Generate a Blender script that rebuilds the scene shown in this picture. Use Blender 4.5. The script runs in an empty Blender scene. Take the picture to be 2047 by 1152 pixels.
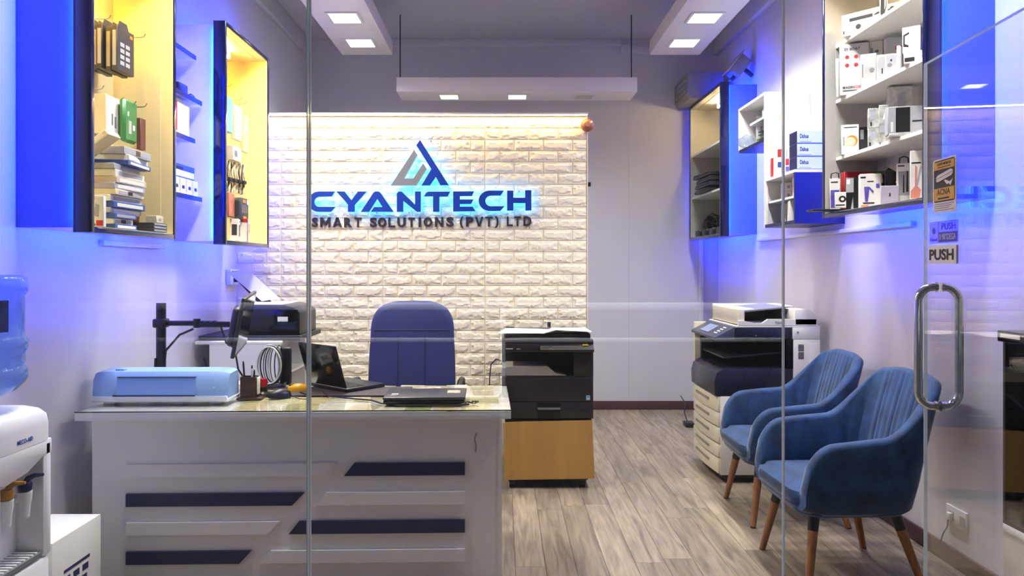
import bpy, bmesh, math, random
from mathutils import Vector, Matrix, noise

scene = bpy.context.scene
C = scene.collection
rnd = random.Random(11)
PI = math.pi

# ------------------------------------------------------------------ camera, world, exposure
F = 1450.0                      # focal length in pixels of a 2047 px wide frame
VX, VY, CZ = 1005.0, 533.0, 1.40
cam_d = bpy.data.cameras.new('camera')
cam_d.sensor_width = 36.0
cam_d.lens = F / 2047.0 * 36.0
cam_d.shift_x = (1023.5 - VX) / 2047.0
cam_d.shift_y = (VY - 576.0) / 2047.0
cam_d.clip_start = 0.05
cam = bpy.data.objects.new('camera', cam_d)
cam.location = (0, 0, CZ)
cam.rotation_euler = (PI / 2, 0, 0)
C.objects.link(cam)
scene.camera = cam

world = bpy.data.worlds.new('world')
scene.world = world
world.use_nodes = True
wb = world.node_tree.nodes['Background']
wb.inputs[0].default_value = (0.85, 0.85, 0.95, 1)
wb.inputs[1].default_value = 0.08

scene.view_settings.view_transform = 'Standard'
scene.view_settings.look = 'None'
scene.view_settings.gamma = 1.0
scene.view_settings.use_curve_mapping = False
scene.view_settings.exposure = 0.30
scene.cycles.use_adaptive_sampling = True
scene.cycles.adaptive_threshold = 0.04
scene.cycles.max_bounces = 7
scene.cycles.diffuse_bounces = 4
scene.cycles.glossy_bounces = 3
scene.cycles.transparent_max_bounces = 12
scene.cycles.caustics_reflective = False
scene.cycles.caustics_refractive = False

PANEL_LIGHT = 5.0               # face of the ceiling panels
PANEL_W, PANEL_SPREAD = 13.0, 130.0   # their lamps: watts, beam angle
BLUE_LIGHT = 520.0               # LED tape behind the cabinet frames
WARM_LIGHT = 330.0               # light bars inside the cabinets
COVE_LIGHT = 58.0               # LED tape along the brick feature wall
HALO_LIGHT = 6.0                # acrylic edge of the lit letters

# room, metres: camera outside the shop front, looking along +Y
XL, XR = -1.93, 2.11            # side walls
YP, YB = 1.735, 7.10            # shop front, back wall
YBR = 5.25                      # brick feature partition
ZC = 3.62                       # ceiling


def wx(px, Y):
    return (px - VX) * Y / F


def wz(py, Y):
    return CZ - (py - VY) * Y / F


# ------------------------------------------------------------------ materials
def lin(h):
    h = h.lstrip('#')
    r = []
    for i in (0, 2, 4):
        c = int(h[i:i + 2], 16) / 255.0
        r.append(c / 12.92 if c <= 0.04045 else ((c + 0.055) / 1.055) ** 2.4)
    return tuple(r)


MATS = {}


def pm(name, col, rough=0.5, metal=0.0, var=0.05, scale=6.0, bump=0.0, bscale=60.0, coat=0.0,
       trans=0.0, stretch=None, rand=0.0, sheen=0.0, detail=4.0):
    """procedural Principled material: noise drives colour, roughness and relief"""
    if name in MATS:
        return MATS[name]
    m = bpy.data.materials.new(name)
    m.use_nodes = True
    nt = m.node_tree
    N, L = nt.nodes, nt.links
    b = N['Principled BSDF']
    c = lin(col) if isinstance(col, str) else col
    tc = N.new('ShaderNodeTexCoord')
    mp = N.new('ShaderNodeMapping')
    if stretch:
        mp.inputs['Scale'].default_value = stretch
    L.new(tc.outputs['Object'], mp.inputs['Vector'])
    vec = mp.outputs['Vector']
    oi = None
    if rand:
        oi = N.new('ShaderNodeObjectInfo')
        ml = N.new('ShaderNodeVectorMath')
        ml.operation = 'ADD'
        sc = N.new('ShaderNodeMath')
        sc.operation = 'MULTIPLY'
        sc.inputs[1].default_value = 37.0
        L.new(oi.outputs['Random'], sc.inputs[0])
        L.new(vec, ml.inputs[0])
        L.new(sc.outputs[0], ml.inputs[1])
        vec = ml.outputs[0]
    nz = N.new('ShaderNodeTexNoise')
    nz.inputs['Scale'].default_value = scale
    nz.inputs['Detail'].default_value = detail
    L.new(vec, nz.inputs['Vector'])
    cr = N.new('ShaderNodeValToRGB')
    cr.color_ramp.elements[0].position = 0.3
    cr.color_ramp.elements[1].position = 0.7
    cr.color_ramp.elements[0].color = tuple(max(0, x * (1 - var)) for x in c) + (1,)
    cr.color_ramp.elements[1].color = tuple(min(1, x * (1 + var)) for x in c) + (1,)
    L.new(nz.outputs['Fac'], cr.inputs['Fac'])
    out = cr.outputs['Color']
    if rand:
        hs = N.new('ShaderNodeHueSaturation')
        mr = N.new('ShaderNodeMapRange')
        mr.inputs['To Min'].default_value = 1 - rand
        mr.inputs['To Max'].default_value = 1 + rand
        L.new(oi.outputs['Random'], mr.inputs['Value'])
        L.new(mr.outputs[0], hs.inputs['Value'])
        L.new(out, hs.inputs['Color'])
        out = hs.outputs['Color']
    L.new(out, b.inputs['Base Color'])
    rr = N.new('ShaderNodeMapRange')
    rr.inputs['To Min'].default_value = max(0.02, rough - 0.05)
    rr.inputs['To Max'].default_value = min(1, rough + 0.05)
    L.new(nz.outputs['Fac'], rr.inputs['Value'])
    L.new(rr.outputs[0], b.inputs['Roughness'])
    b.inputs['Metallic'].default_value = metal
    b.inputs['Coat Weight'].default_value = coat
    b.inputs['Transmission Weight'].default_value = trans
    if sheen:
        b.inputs['Sheen Weight'].default_value = sheen
        b.inputs['Sheen Roughness'].default_value = 0.35
    if bump:
        n2 = N.new('ShaderNodeTexNoise')
        n2.inputs['Scale'].default_value = bscale
        n2.inputs['Detail'].default_value = 5
        L.new(vec, n2.inputs['Vector'])
        bp = N.new('ShaderNodeBump')
        bp.inputs['Strength'].default_value = bump
        bp.inputs['Distance'].default_value = 0.01
        L.new(n2.outputs['Fac'], bp.inputs['Height'])
        L.new(bp.outputs['Normal'], b.inputs['Normal'])
    MATS[name] = m
    return m


def em(name, col, strength):
    if name in MATS:
        return MATS[name]
    m = bpy.data.materials.new(name)
    m.use_nodes = True
    nt = m.node_tree
    nt.nodes.clear()
    e = nt.nodes.new('ShaderNodeEmission')
    e.inputs[0].default_value = (lin(col) if isinstance(col, str) else col) + (1,)
    e.inputs[1].default_value = strength
    o = nt.nodes.new('ShaderNodeOutputMaterial')
    nt.links.new(e.outputs[0], o.inputs[0])
    MATS[name] = m
    return m


def clear_mat(name, tint, ior=1.5, rough=0.0, body=0.0, body_col=(1, 1, 1)):
    """clear sheet: fresnel mix of tinted see-through and mirror, with an optional milky body"""
    if name in MATS:
        return MATS[name]
    m = bpy.data.materials.new(name)
    m.use_nodes = True
    nt = m.node_tree
    nt.nodes.clear()
    N, L = nt.nodes, nt.links
    t = N.new('ShaderNodeBsdfTransparent')
    t.inputs[0].default_value = tint + (1,)
    g = N.new('ShaderNodeBsdfGlossy')
    g.inputs['Roughness'].default_value = rough
    f = N.new('ShaderNodeFresnel')
    gm = N.new('ShaderNodeNewGeometry')
    ir = N.new('ShaderNodeMapRange')          # same reflectance on both faces of a thin sheet
    ir.inputs['To Min'].default_value = ior
    ir.inputs['To Max'].default_value = 1.0 / ior
    L.new(gm.outputs['Backfacing'], ir.inputs['Value'])
    L.new(ir.outputs[0], f.inputs['IOR'])
    mx = N.new('ShaderNodeMixShader')
    L.new(f.outputs[0], mx.inputs[0])
    last = t.outputs[0]
    if body:
        d = N.new('ShaderNodeBsdfDiffuse')
        d.inputs[0].default_value = body_col + (1,)
        tl = N.new('ShaderNodeBsdfTranslucent')
        tl.inputs[0].default_value = body_col + (1,)
        ad = N.new('ShaderNodeMixShader')
        ad.inputs[0].default_value = 0.5
        L.new(d.outputs[0], ad.inputs[1])
        L.new(tl.outputs[0], ad.inputs[2])
        m2 = N.new('ShaderNodeMixShader')
        m2.inputs[0].default_value = body
        L.new(t.outputs[0], m2.inputs[1])
        L.new(ad.outputs[0], m2.inputs[2])
        last = m2.outputs[0]
    L.new(last, mx.inputs[1])
    L.new(g.outputs[0], mx.inputs[2])
    o = N.new('ShaderNodeOutputMaterial')
    L.new(mx.outputs[0], o.inputs[0])
    MATS[name] = m
    return m


def floor_mat():
    m = bpy.data.materials.new('oak_plank')
    m.use_nodes = True
    N, L = m.node_tree.nodes, m.node_tree.links
    b = N['Principled BSDF']
    tc = N.new('ShaderNodeTexCoord')
    oi = N.new('ShaderNodeObjectInfo')
    off = N.new('ShaderNodeMath'); off.operation = 'MULTIPLY'; off.inputs[1].default_value = 53.0
    L.new(oi.outputs['Random'], off.inputs[0])
    ad = N.new('ShaderNodeVectorMath'); ad.operation = 'ADD'
    L.new(tc.outputs['Object'], ad.inputs[0]); L.new(off.outputs[0], ad.inputs[1])
    mp = N.new('ShaderNodeMapping'); mp.inputs['Scale'].default_value = (11, 1.3, 1)
    L.new(ad.outputs[0], mp.inputs['Vector'])
    n1 = N.new('ShaderNodeTexNoise'); n1.inputs['Scale'].default_value = 1.6; n1.inputs['Detail'].default_value = 7
    n1.inputs['Distortion'].default_value = 1.4
    L.new(mp.outputs[0], n1.inputs['Vector'])
    cr = N.new('ShaderNodeValToRGB')
    e = cr.color_ramp.elements
    e[0].position, e[0].color = 0.30, lin('#726558') + (1,)
    e[1].position, e[1].color = 0.72, lin('#a99881') + (1,)
    k = e.new(0.5); k.color = lin('#938470') + (1,)
    L.new(n1.outputs['Fac'], cr.inputs['Fac'])
    mp2 = N.new('ShaderNodeMapping'); mp2.inputs['Scale'].default_value = (70, 3, 1)
    L.new(ad.outputs[0], mp2.inputs['Vector'])
    n2 = N.new('ShaderNodeTexNoise'); n2.inputs['Scale'].default_value = 1.2; n2.inputs['Detail'].default_value = 5
    L.new(mp2.outputs[0], n2.inputs['Vector'])
    mx = N.new('ShaderNodeMix'); mx.data_type = 'RGBA'; mx.blend_type = 'MULTIPLY'; mx.inputs[0].default_value = 0.35
    L.new(cr.outputs[0], mx.inputs[6])
    g2 = N.new('ShaderNodeValToRGB'); g2.color_ramp.elements[0].position = 0.35; g2.color_ramp.elements[1].position = 0.6
    g2.color_ramp.elements[0].color = (0.45, 0.43, 0.42, 1)
    L.new(n2.outputs['Fac'], g2.inputs['Fac']); L.new(g2.outputs[0], mx.inputs[7])
    hs = N.new('ShaderNodeHueSaturation')
    mr = N.new('ShaderNodeMapRange'); mr.inputs['To Min'].default_value = 0.78; mr.inputs['To Max'].default_value = 1.12
    L.new(oi.outputs['Random'], mr.inputs['Value']); L.new(mr.outputs[0], hs.inputs['Value'])
    L.new(mx.outputs[2], hs.inputs['Color'])
    L.new(hs.outputs[0], b.inputs['Base Color'])
    b.inputs['Roughness'].default_value = 0.42
    bp = N.new('ShaderNodeBump'); bp.inputs['Strength'].default_value = 0.12; bp.inputs['Distance'].default_value = 0.004
    L.new(n2.outputs['Fac'], bp.inputs['Height']); L.new(bp.outputs[0], b.inputs['Normal'])
    return m


# ------------------------------------------------------------------ mesh helpers
class MB:
    """collects shapes of one part into one bmesh"""

    def __init__(self):
        self.bm = bmesh.new()

    def _add(self, tmp, mat=None):
        if mat is not None:
            bmesh.ops.transform(tmp, matrix=mat, verts=tmp.verts)
        me = bpy.data.meshes.new('t')
        tmp.to_mesh(me)
        tmp.free()
        self.bm.from_mesh(me)
        bpy.data.meshes.remove(me)
        return self

    def box(self, c, s, bev=0.0, rot=None, seg=2):
        t = bmesh.new()
        bmesh.ops.create_cube(t, size=1)
        bmesh.ops.scale(t, vec=Vector(s), verts=t.verts)
        if bev:
            bmesh.ops.bevel(t, geom=list(t.edges), offset=min(bev, min(s) * 0.49), segments=seg, profile=0.5, affect='EDGES')
        M = Matrix.Translation(Vector(c))
        if rot is not None:
            M = M @ (rot if isinstance(rot, Matrix) else Matrix.Rotation(rot, 4, 'Z'))
        return self._add(t, M)

    def bb(self, x0, x1, y0, y1, z0, z1, bev=0.0, seg=2):
        return self.box(((x0 + x1) / 2, (y0 + y1) / 2, (z0 + z1) / 2), (abs(x1 - x0), abs(y1 - y0), abs(z1 - z0)), bev, seg=seg)

    def prism(self, poly, d0, d1, plane='XZ', bev=0.0, mat=None):
        """polygon in a plane extruded from d0 to d1 along the third axis"""
        t = bmesh.new()

        def P(u, v, d):
            return {'XZ': (u, d, v), 'XY': (u, v, d), 'YZ': (d, u, v)}[plane]
        a = [t.verts.new(P(u, v, d0)) for u, v in poly]
        b = [t.verts.new(P(u, v, d1)) for u, v in poly]
        n = len(poly)
        t.faces.new(a)
        t.faces.new(b[::-1])
        for i in range(n):
            t.faces.new((a[i], b[i], b[(i + 1) % n], a[(i + 1) % n]))
        bmesh.ops.recalc_face_normals(t, faces=t.faces)
        if bev:
            bmesh.ops.bevel(t, geom=list(t.edges), offset=bev, segments=2, profile=0.5, affect='EDGES')
        return self._add(t, mat)

    def lathe(self, prof, seg=32, c=(0, 0, 0), mat=None):
        t = bmesh.new()
        rings = []
        for r, z in prof:
            if r < 1e-5:
                rings.append([t.verts.new((c[0], c[1], c[2] + z))])
            else:
                rings.append([t.verts.new((c[0] + r * math.cos(2 * PI * k / seg), c[1] + r * math.sin(2 * PI * k / seg), c[2] + z)) for k in range(seg)])
        for A, B in zip(rings, rings[1:]):
            for k in range(seg):
                k2 = (k + 1) % seg
                if len(A) == 1 and len(B) == 1:
                    continue
                if len(A) == 1:
                    t.faces.new((A[0], B[k], B[k2]))
                elif len(B) == 1:
                    t.faces.new((A[k], A[k2], B[0]))
                else:
                    t.faces.new((A[k], A[k2], B[k2], B[k]))
        bmesh.ops.recalc_face_normals(t, faces=t.faces)
        return self._add(t, mat)

    def tube(self, pts, r, seg=8, closed=False, caps=True):
        t = bmesh.new()
        P = [Vector(p) for p in pts]
        n = len(P)
        rr = r if isinstance(r, (list, tuple)) else [r] * n
        prev = None
        rings = []
        for i in range(n):
            a = P[i - 1] if (i > 0 or closed) else P[i]
            b = P[(i + 1) % n] if (i < n - 1 or closed) else P[i]
            d = (b - a).normalized()
            if prev is None:
                up = Vector((0, 0, 1)) if abs(d.z) < 0.9 else Vector((1, 0, 0))
                u = d.cross(up).normalized()
            else:
                u = (prev - d * prev.dot(d)).normalized()
            prev = u
            v = d.cross(u)
            rings.append([t.verts.new(P[i] + (u * math.cos(2 * PI * k / seg) + v * math.sin(2 * PI * k / seg)) * rr[i]) for k in range(seg)])
        m = n if closed else n - 1
        for i in range(m):
            A, B = rings[i], rings[(i + 1) % n]
            for k in range(seg):
                t.faces.new((A[k], A[(k + 1) % seg], B[(k + 1) % seg], B[k]))
        if not closed and caps:
            t.faces.new(rings[0][::-1])
            t.faces.new(rings[-1])
        bmesh.ops.recalc_face_normals(t, faces=t.faces)
        return self._add(t)

    def loft(self, loops, close=True, cap=True, mat=None):
        t = bmesh.new()
        R = [[t.verts.new(p) for p in lp] for lp in loops]
        n = len(R[0])
        for A, B in zip(R, R[1:]):
            for k in range(n if close else n - 1):
                t.faces.new((A[k], A[(k + 1) % n], B[(k + 1) % n], B[k]))
        if cap:
            t.faces.new(R[0][::-1])
            t.faces.new(R[-1])
        bmesh.ops.recalc_face_normals(t, faces=t.faces)
        return self._add(t, mat)

    def build(self, name, m, parent=None, loc=(0, 0, 0), rot=(0, 0, 0), smooth=38):
        me = bpy.data.meshes.new(name)
        self.bm.to_mesh(me)
        self.bm.free()
        if smooth:
            for p in me.polygons:
                p.use_smooth = True
            me.set_sharp_from_angle(angle=math.radians(smooth))
        me.materials.append(m)
        o = bpy.data.objects.new(name, me)
        C.objects.link(o)
        o.location = loc
        o.rotation_euler = rot
        if parent is not None:
            o.parent = parent
        return o


def thing(name, label, cat, loc=(0, 0, 0), rotz=0.0, group=None, rot=None):
    o = bpy.data.objects.new(name, None)
    o.empty_display_size = 0.05
    C.objects.link(o)
    o.location = loc
    o.rotation_euler = rot if rot is not None else (0, 0, rotz)
    return tag(o, label, cat, group)


def tag(o, label, cat, group=None):
    o['label'] = label
    o['category'] = cat
    if group:
        o['group'] = group
    return o


def struct(o):
    o['kind'] = 'structure'
    return o


def dup(o, parent=None, loc=None, rot=None):
    c = o.copy()
    C.objects.link(c)
    c.parent = parent
    if loc is not None:
        c.location = loc
    if rot is not None:
        c.rotation_euler = rot
    for ch in list(o.children):
        dup(ch, c)
    return c


def arc(cx, cy, rx, ry, a0, a1, n=10):
    return [(cx + rx * math.cos(math.radians(a0 + (a1 - a0) * i / n)), cy + ry * math.sin(math.radians(a0 + (a1 - a0) * i / n))) for i in range(n + 1)]


def rrect(w, h, r, n=5, cx=0.0, cy=0.0):
    w2, h2 = w / 2 - r, h / 2 - r
    p = []
    for sx, sy, a in ((1, 1, 0), (-1, 1, 90), (-1, -1, 180), (1, -1, 270)):
        p += arc(cx + sx * w2, cy + sy * h2, r, r, a, a + 90, n)
    return p


def glyph_mesh(txt, bold=0.0, depth=0.0, res=3):
    cu = bpy.data.curves.new('txt', 'FONT')
    cu.body = txt
    cu.size = 1.0
    cu.extrude = depth
    cu.offset = bold
    cu.resolution_u = res
    o = bpy.data.objects.new('txt', cu)
    C.objects.link(o)
    dg = bpy.context.evaluated_depsgraph_get()
    me = bpy.data.meshes.new_from_object(o.evaluated_get(dg))
    bpy.data.objects.remove(o)
    bpy.data.curves.remove(cu)
    return me


def fit_text(name, txt, m, parent, x0, x1, z0, z1, y, bold=0.02, thick=0.0006, mirror=False):
    """flat lettering in a local XZ plane facing -Y, fitted to the given rectangle"""
    me = glyph_mesh(txt, bold, 0.5)
    xs = [v.co.x for v in me.vertices]
    ys = [v.co.y for v in me.vertices]
    if not xs:
        return None
    ax, bx, ay, by = min(xs), max(xs), min(ys), max(ys)
    for v in me.vertices:
        u = (v.co.x - ax) / max(1e-6, bx - ax)
        w = (v.co.y - ay) / max(1e-6, by - ay)
        d = v.co.z
        v.co = (x0 + u * (x1 - x0), y - thick / 2 - d * thick, z0 + w * (z1 - z0))
    me.materials.append(m)
    o = bpy.data.objects.new(name, me)
    C.objects.link(o)
    if parent is not None:
        o.parent = parent
    return o


# common materials
M_wall = pm('white_wall_paint', '#d6d4d8', 0.6, var=0.035, scale=1.7, bump=0.03, bscale=40)
M_bwall = pm('grey_white_wall_paint', '#c3c2c8', 0.6, var=0.05, scale=1.1, bump=0.02, bscale=40)
M_ceil = pm('ceiling_paint', '#bab8be', 0.7, var=0.05, scale=0.9)
M_white = pm('white_laminate', '#e6e4e4', 0.38, var=0.025, scale=3)
M_cabw = pm('white_cabinet_board', '#dedcd6', 0.42, var=0.03, scale=3)
M_blueglow = pm('blue_glow_side', '#4f74e0', 0.35, var=0.04, scale=3)  # blue LED glow painted into the colour of the cabinet sides
M_warmtint = pm('warm_glow_lining', '#e8d9a8', 0.42, var=0.03, scale=3)  # warm glow of the light bars put into the left lining colour
M_cabshade = pm('shade_grey_cabinet_board', '#b0aea9', 0.42, var=0.03, scale=3)  # shade inside the right cabinets put into the board colour
M_navy = pm('navy_gloss_laminate', '#0b1440', 0.16, var=0.08, scale=4, coat=0.5)
M_navym = pm('navy_laminate', '#161d4a', 0.35, var=0.08, scale=5)
M_black = pm('black_plastic', '#141416', 0.38, var=0.15, scale=14, bump=0.02, bscale=300)
M_blackg = pm('black_gloss_plastic', '#0b0b0d', 0.12, var=0.1, scale=9)
M_dgrey = pm('dark_grey_plastic', '#2b2b30', 0.42, var=0.1, scale=12)
M_grey = pm('mid_grey_plastic', '#77777b', 0.45, var=0.06, scale=10)
M_paper = pm('white_paper', '#eae8e2', 0.7, var=0.03, scale=14)
M_chrome = pm('polished_steel', '#c6c8cc', 0.12, 1.0, var=0.03, scale=8)
M_steel = pm('brushed_steel_wire', '#8d8b86', 0.3, 1.0, var=0.1, scale=20)
M_ink = pm('black_ink', '#18171a', 0.6, var=0.1, scale=30)
M_wred = pm('red_print', '#b3202a', 0.55, var=0.08, scale=20)
M_card = pm('white_carton', '#e3e1da', 0.55, var=0.04, scale=12)
M_blue_led = em('blue_led_tape', (0.0, 0.018, 1.0), BLUE_LIGHT)
M_warm_led = em('warm_light_bar', (1.0, 0.58, 0.07), WARM_LIGHT)
M_warmw_led = em('pale_warm_light_bar', (1.0, 0.72, 0.34), WARM_LIGHT * 0.45)
M_cove_led = em('warm_white_led_tape', (1.0, 0.74, 0.38), COVE_LIGHT)
M_panel_led = em('cool_white_panel_diffuser', (0.97, 1.0, 0.97), PANEL_LIGHT)
M_glass = clear_mat('clear_toughened_glass', (0.975, 0.985, 0.985), 1.5)
M_edge = clear_mat('glass_polished_edge', (0.6, 0.68, 0.68), 1.5, 0.2, 0.75, (0.75, 0.78, 0.82))

# ------------------------------------------------------------------ the room
# floor with its planks
fl = struct(MB().bb(XL - 0.2, XR + 0.2, YP - 0.3, YB + 0.1, -0.06, -0.006).build('floor', pm('floor_screed', '#5a544d', 0.8), smooth=0))
M_plank = floor_mat()
PW, PL, PG = 0.142, 1.22, 0.0016
plank_me = None
ncol = int((XR - XL) / PW) + 1
for i in range(ncol):
    x0 = XL + i * PW
    y = YP + 0.05 - rnd.random() * PL
    while y < YB:
        a, b = max(y, YP + 0.05), min(y + PL, YB)
        w = min(PW, XR - x0)
        if b - a > 0.06 and w > 0.03:
            full = abs(b - a - PL) < 1e-4 and abs(w - PW) < 1e-4
            if full and plank_me is not None:
                o = bpy.data.objects.new('plank', plank_me)
                C.objects.link(o)
                o.parent = fl
            else:
                o = MB().box((0, 0, 0), (w - PG, b - a - PG, 0.008), 0.0007, seg=1).build('plank', M_plank, fl, smooth=0)
                if full:
                    plank_me = o.data
            o.location = (x0 + w / 2, (a + b) / 2, -0.004)
        y += PL

wl = struct(MB().bb(XL - 0.12, XL, YP - 0.2, YB, 0, ZC).build('wall_left', M_wall, smooth=0))
wr = struct(MB().bb(XR, XR + 0.12, YP - 0.2, YB, 0, ZC).build('wall_right', M_wall, smooth=0))
wbk = struct(MB().bb(XL - 0.12, XR + 0.12, YB, YB + 0.12, 0, ZC).build('wall_back', M_bwall, smooth=0))
ce = struct(MB().bb(XL - 0.12, XR + 0.12, YP - 0.2, YB + 0.12, ZC, ZC + 0.1).build('ceiling', M_ceil, smooth=0))
wf = struct(MB().bb(XL - 0.12, XR + 0.12, YP - 0.2, YP - 0.05, 2.42, ZC).build('wall_front', M_wall, smooth=0))
M_base = pm('dark_brown_skirting', '#4a3034', 0.35, var=0.15, scale=5, stretch=(1, 1, 6))
struct(MB().bb(XR - 0.016, XR, YP + 0.1, YB, 0, 0.085, 0.003).build('baseboard_right', M_base))
struct(MB().bb(0.62, XR - 0.016, YB - 0.016, YB, 0, 0.085, 0.003).build('baseboard_back', M_base))
struct(MB().bb(XL, XL + 0.016, YP + 0.1, 5.1, 0, 0.085, 0.003).build('baseboard_left', pm('pale_skirting', '#a7a4a6', 0.5)))
# cornice under the ceiling at the back, joint strips on the back wall
struct(MB().bb(-1.5, 1.15, YB - 0.045, YB, ZC - 0.075, ZC, 0.004).build('trim_1', M_bwall))
struct(MB().bb(1.15, XR, YB - 0.03, YB, ZC - 0.14, ZC - 0.05, 0.004).build('trim_2', M_bwall))
struct(MB().bb(XL, XL + 0.05, YP, YB, ZC - 0.16, ZC, 0.006).build('trim_3', M_bwall))
struct(MB().bb(XR - 0.05, XR, YP, YB, ZC - 0.16, ZC, 0.006).build('trim_4', M_bwall))
struct(MB().bb(1.23, 1.236, YB - 0.002, YB, 0.085, ZC - 0.14).build('trim_5', M_ceil))
struct(MB().bb(1.92, 1.96, YB - 0.02, YB, 0.085, 2.9, 0.003).build('trim_6', M_wall))
# cable trunking under the wall cabinets
struct(MB().bb(XL, XL + 0.03, 3.46, 4.09, 1.500, 1.526, 0.004).build('trim_7', M_wall))
struct(MB().bb(XR - 0.03, XR, 3.7, 5.95, 1.605, 1.63, 0.004).build('trim_8', M_wall))

# brick feature partition: core slab, foam bricks in panels of three and a half
BX0, BX1, BZ1 = XL, wx(1173.5, YBR), wz(234, YBR)
wc = struct(MB().bb(BX0, BX1, YBR + 0.008, YBR + 0.10, 0, BZ1).build('wall_center', pm('cream_foam_panel', '#eadbbf', 0.6, var=0.03), smooth=0))
M_brick = pm('cream_foam_brick', '#f6ebd2', 0.55, var=0.04, scale=7, bump=0.18, bscale=42, rand=0.02)
RH, BW = 0.0815, 0.2111


def brick_mesh(w, h, seed):
    nx, nz = max(8, int(w / 0.0085)), 10
    ex, ez = 0.0028 / w, 0.0028 / h
    us = [0.0] + [ex + (1 - 2 * ex) * i / (nx - 2) for i in range(nx - 1)] + [1.0]
    vs = [0.0] + [ez + (1 - 2 * ez) * j / (nz - 2) for j in range(nz - 1)] + [1.0]
    t = bmesh.new()
    g = []
    for j in range(nz + 1):
        row = []
        for i in range(nx + 1):
            u, v = us[i], vs[j]
            x, z = (u - 0.5) * w, (v - 0.5) * h
            dx, dz = min(u, 1 - u) * w, min(v, 1 - v) * h
            d = min(dx, dz)
            if d < 1e-6:
                y = 0.0
            else:
                y = -0.0045
                k = noise.noise(Vector((x * 26 + seed * 9.1, z * 44, seed * 3.7)))
                k2 = noise.noise(Vector((x * 70 + seed * 5.3, z * 90, seed)))
                e = min(1, d / 0.012)
                if k + 0.35 * k2 + (d - 0.014) * 45 > 0.05:
                    y -= 0.0055 * e + 0.003 * k2
            if 0 < i < nx and 0 < j < nz and d < 0.0045:
                y = -0.0045
            row.append(t.verts.new((x, y, z)))
        g.append(row)
    for j in range(nz):
        for i in range(nx):
            t.faces.new((g[j][i], g[j][i + 1], g[j + 1][i + 1], g[j + 1][i]))
    me = bpy.data.meshes.new('brick')
    t.to_mesh(me)
    t.free()
    for p in me.polygons:
        p.use_smooth = True
    me.set_sharp_from_angle(angle=math.radians(28))
    me.materials.append(M_brick)
    return me


full_me = [brick_mesh(BW - 0.0055, RH - 0.005, s) for s in range(7)]
half_me = [brick_mesh(BW / 2 - 0.0055, RH - 0.005, s + 20) for s in range(5)]
PANEL = 3.5 * BW
row = 0
z = BZ1
while z - RH > 0.50:
    zc = z - RH / 2
    xp = BX1
    while xp > BX0 + 0.05:
        x = xp
        seq = [0.5, 1, 1, 1] if row % 2 == 0 else [1, 1, 1, 0.5]
        for s in seq:
            x1 = x - s * BW
            if (x + x1) / 2 > BX0 + 0.03:
                lo = max(x1, BX0 + 0.004)
                if lo == x1:
                    o = bpy.data.objects.new('brick', rnd.choice(full_me if s == 1 else half_me))
                else:
                    o = bpy.data.objects.new('brick', brick_mesh(x - lo - 0.008, RH - 0.007, row))
                C.objects.link(o)
                o.parent = wc
                o.location = ((x + lo) / 2, YBR + 0.008, zc)
                if s == 1 and rnd.random() < 0.5:
                    o.rotation_euler = (0, PI, 0)
            x = x1
        xp -= PANEL
    z -= RH
    row += 1
lower = MB()
lower.bb(BX0, BX1, YBR + 0.004, YBR + 0.009, 0.02, z - 0.004)
lower.build('plain_panel', MATS['cream_foam_panel'], wc, smooth=0)
# cove lip with warm LED tape along the top of the bricks
MB().bb(BX0, BX1, YBR - 0.075, YBR + 0.10, BZ1 + 0.004, BZ1 + 0.016).build('cove_lip', M_white, wc, smooth=0)
MB().bb(BX0 + 0.05, BX1 - 0.01, YBR - 0.070, YBR - 0.058, BZ1 - 0.001, BZ1 + 0.0035).build('cove_light', M_cove_led, wc, smooth=0)
MB().bb(BX1, BX1 + 0.006, YBR - 0.004, YBR + 0.10, 0, BZ1).build('edge_strip', M_white, wc, smooth=0)

# shop front: two fixed panes and the open door leaf
def pane(name, x0, x1, z0, z1):
    o = struct(MB().bb(x0 + 0.002, x1 - 0.002, YP - 0.005, YP + 0.005, z0, z1).build(name, M_glass, smooth=0))
    for a in (x0, x1 - 0.003):
        MB().bb(a, a + 0.003, YP - 0.0055, YP + 0.0055, z0, z1).build('polished_edge', M_edge, o, smooth=0)
    return o


gx1, gx2 = wx(617.5, YP), wx(1567, YP)
pane('window_1', XL - 0.1, gx1 - 0.0015, 0.0, 2.42)
pane('window_2', gx1 + 0.0015, gx2, 0.0, 2.42)

TH = math.radians(5.0)
DE = Vector((wx(1850, 2.40), 2.40, 0))          # free edge of the open leaf
DW, DH = 0.70, wz(129, 2.40)
door = struct(thing('door_1', 'frameless clear glass door standing open on the right', 'door', DE, -TH))
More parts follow.
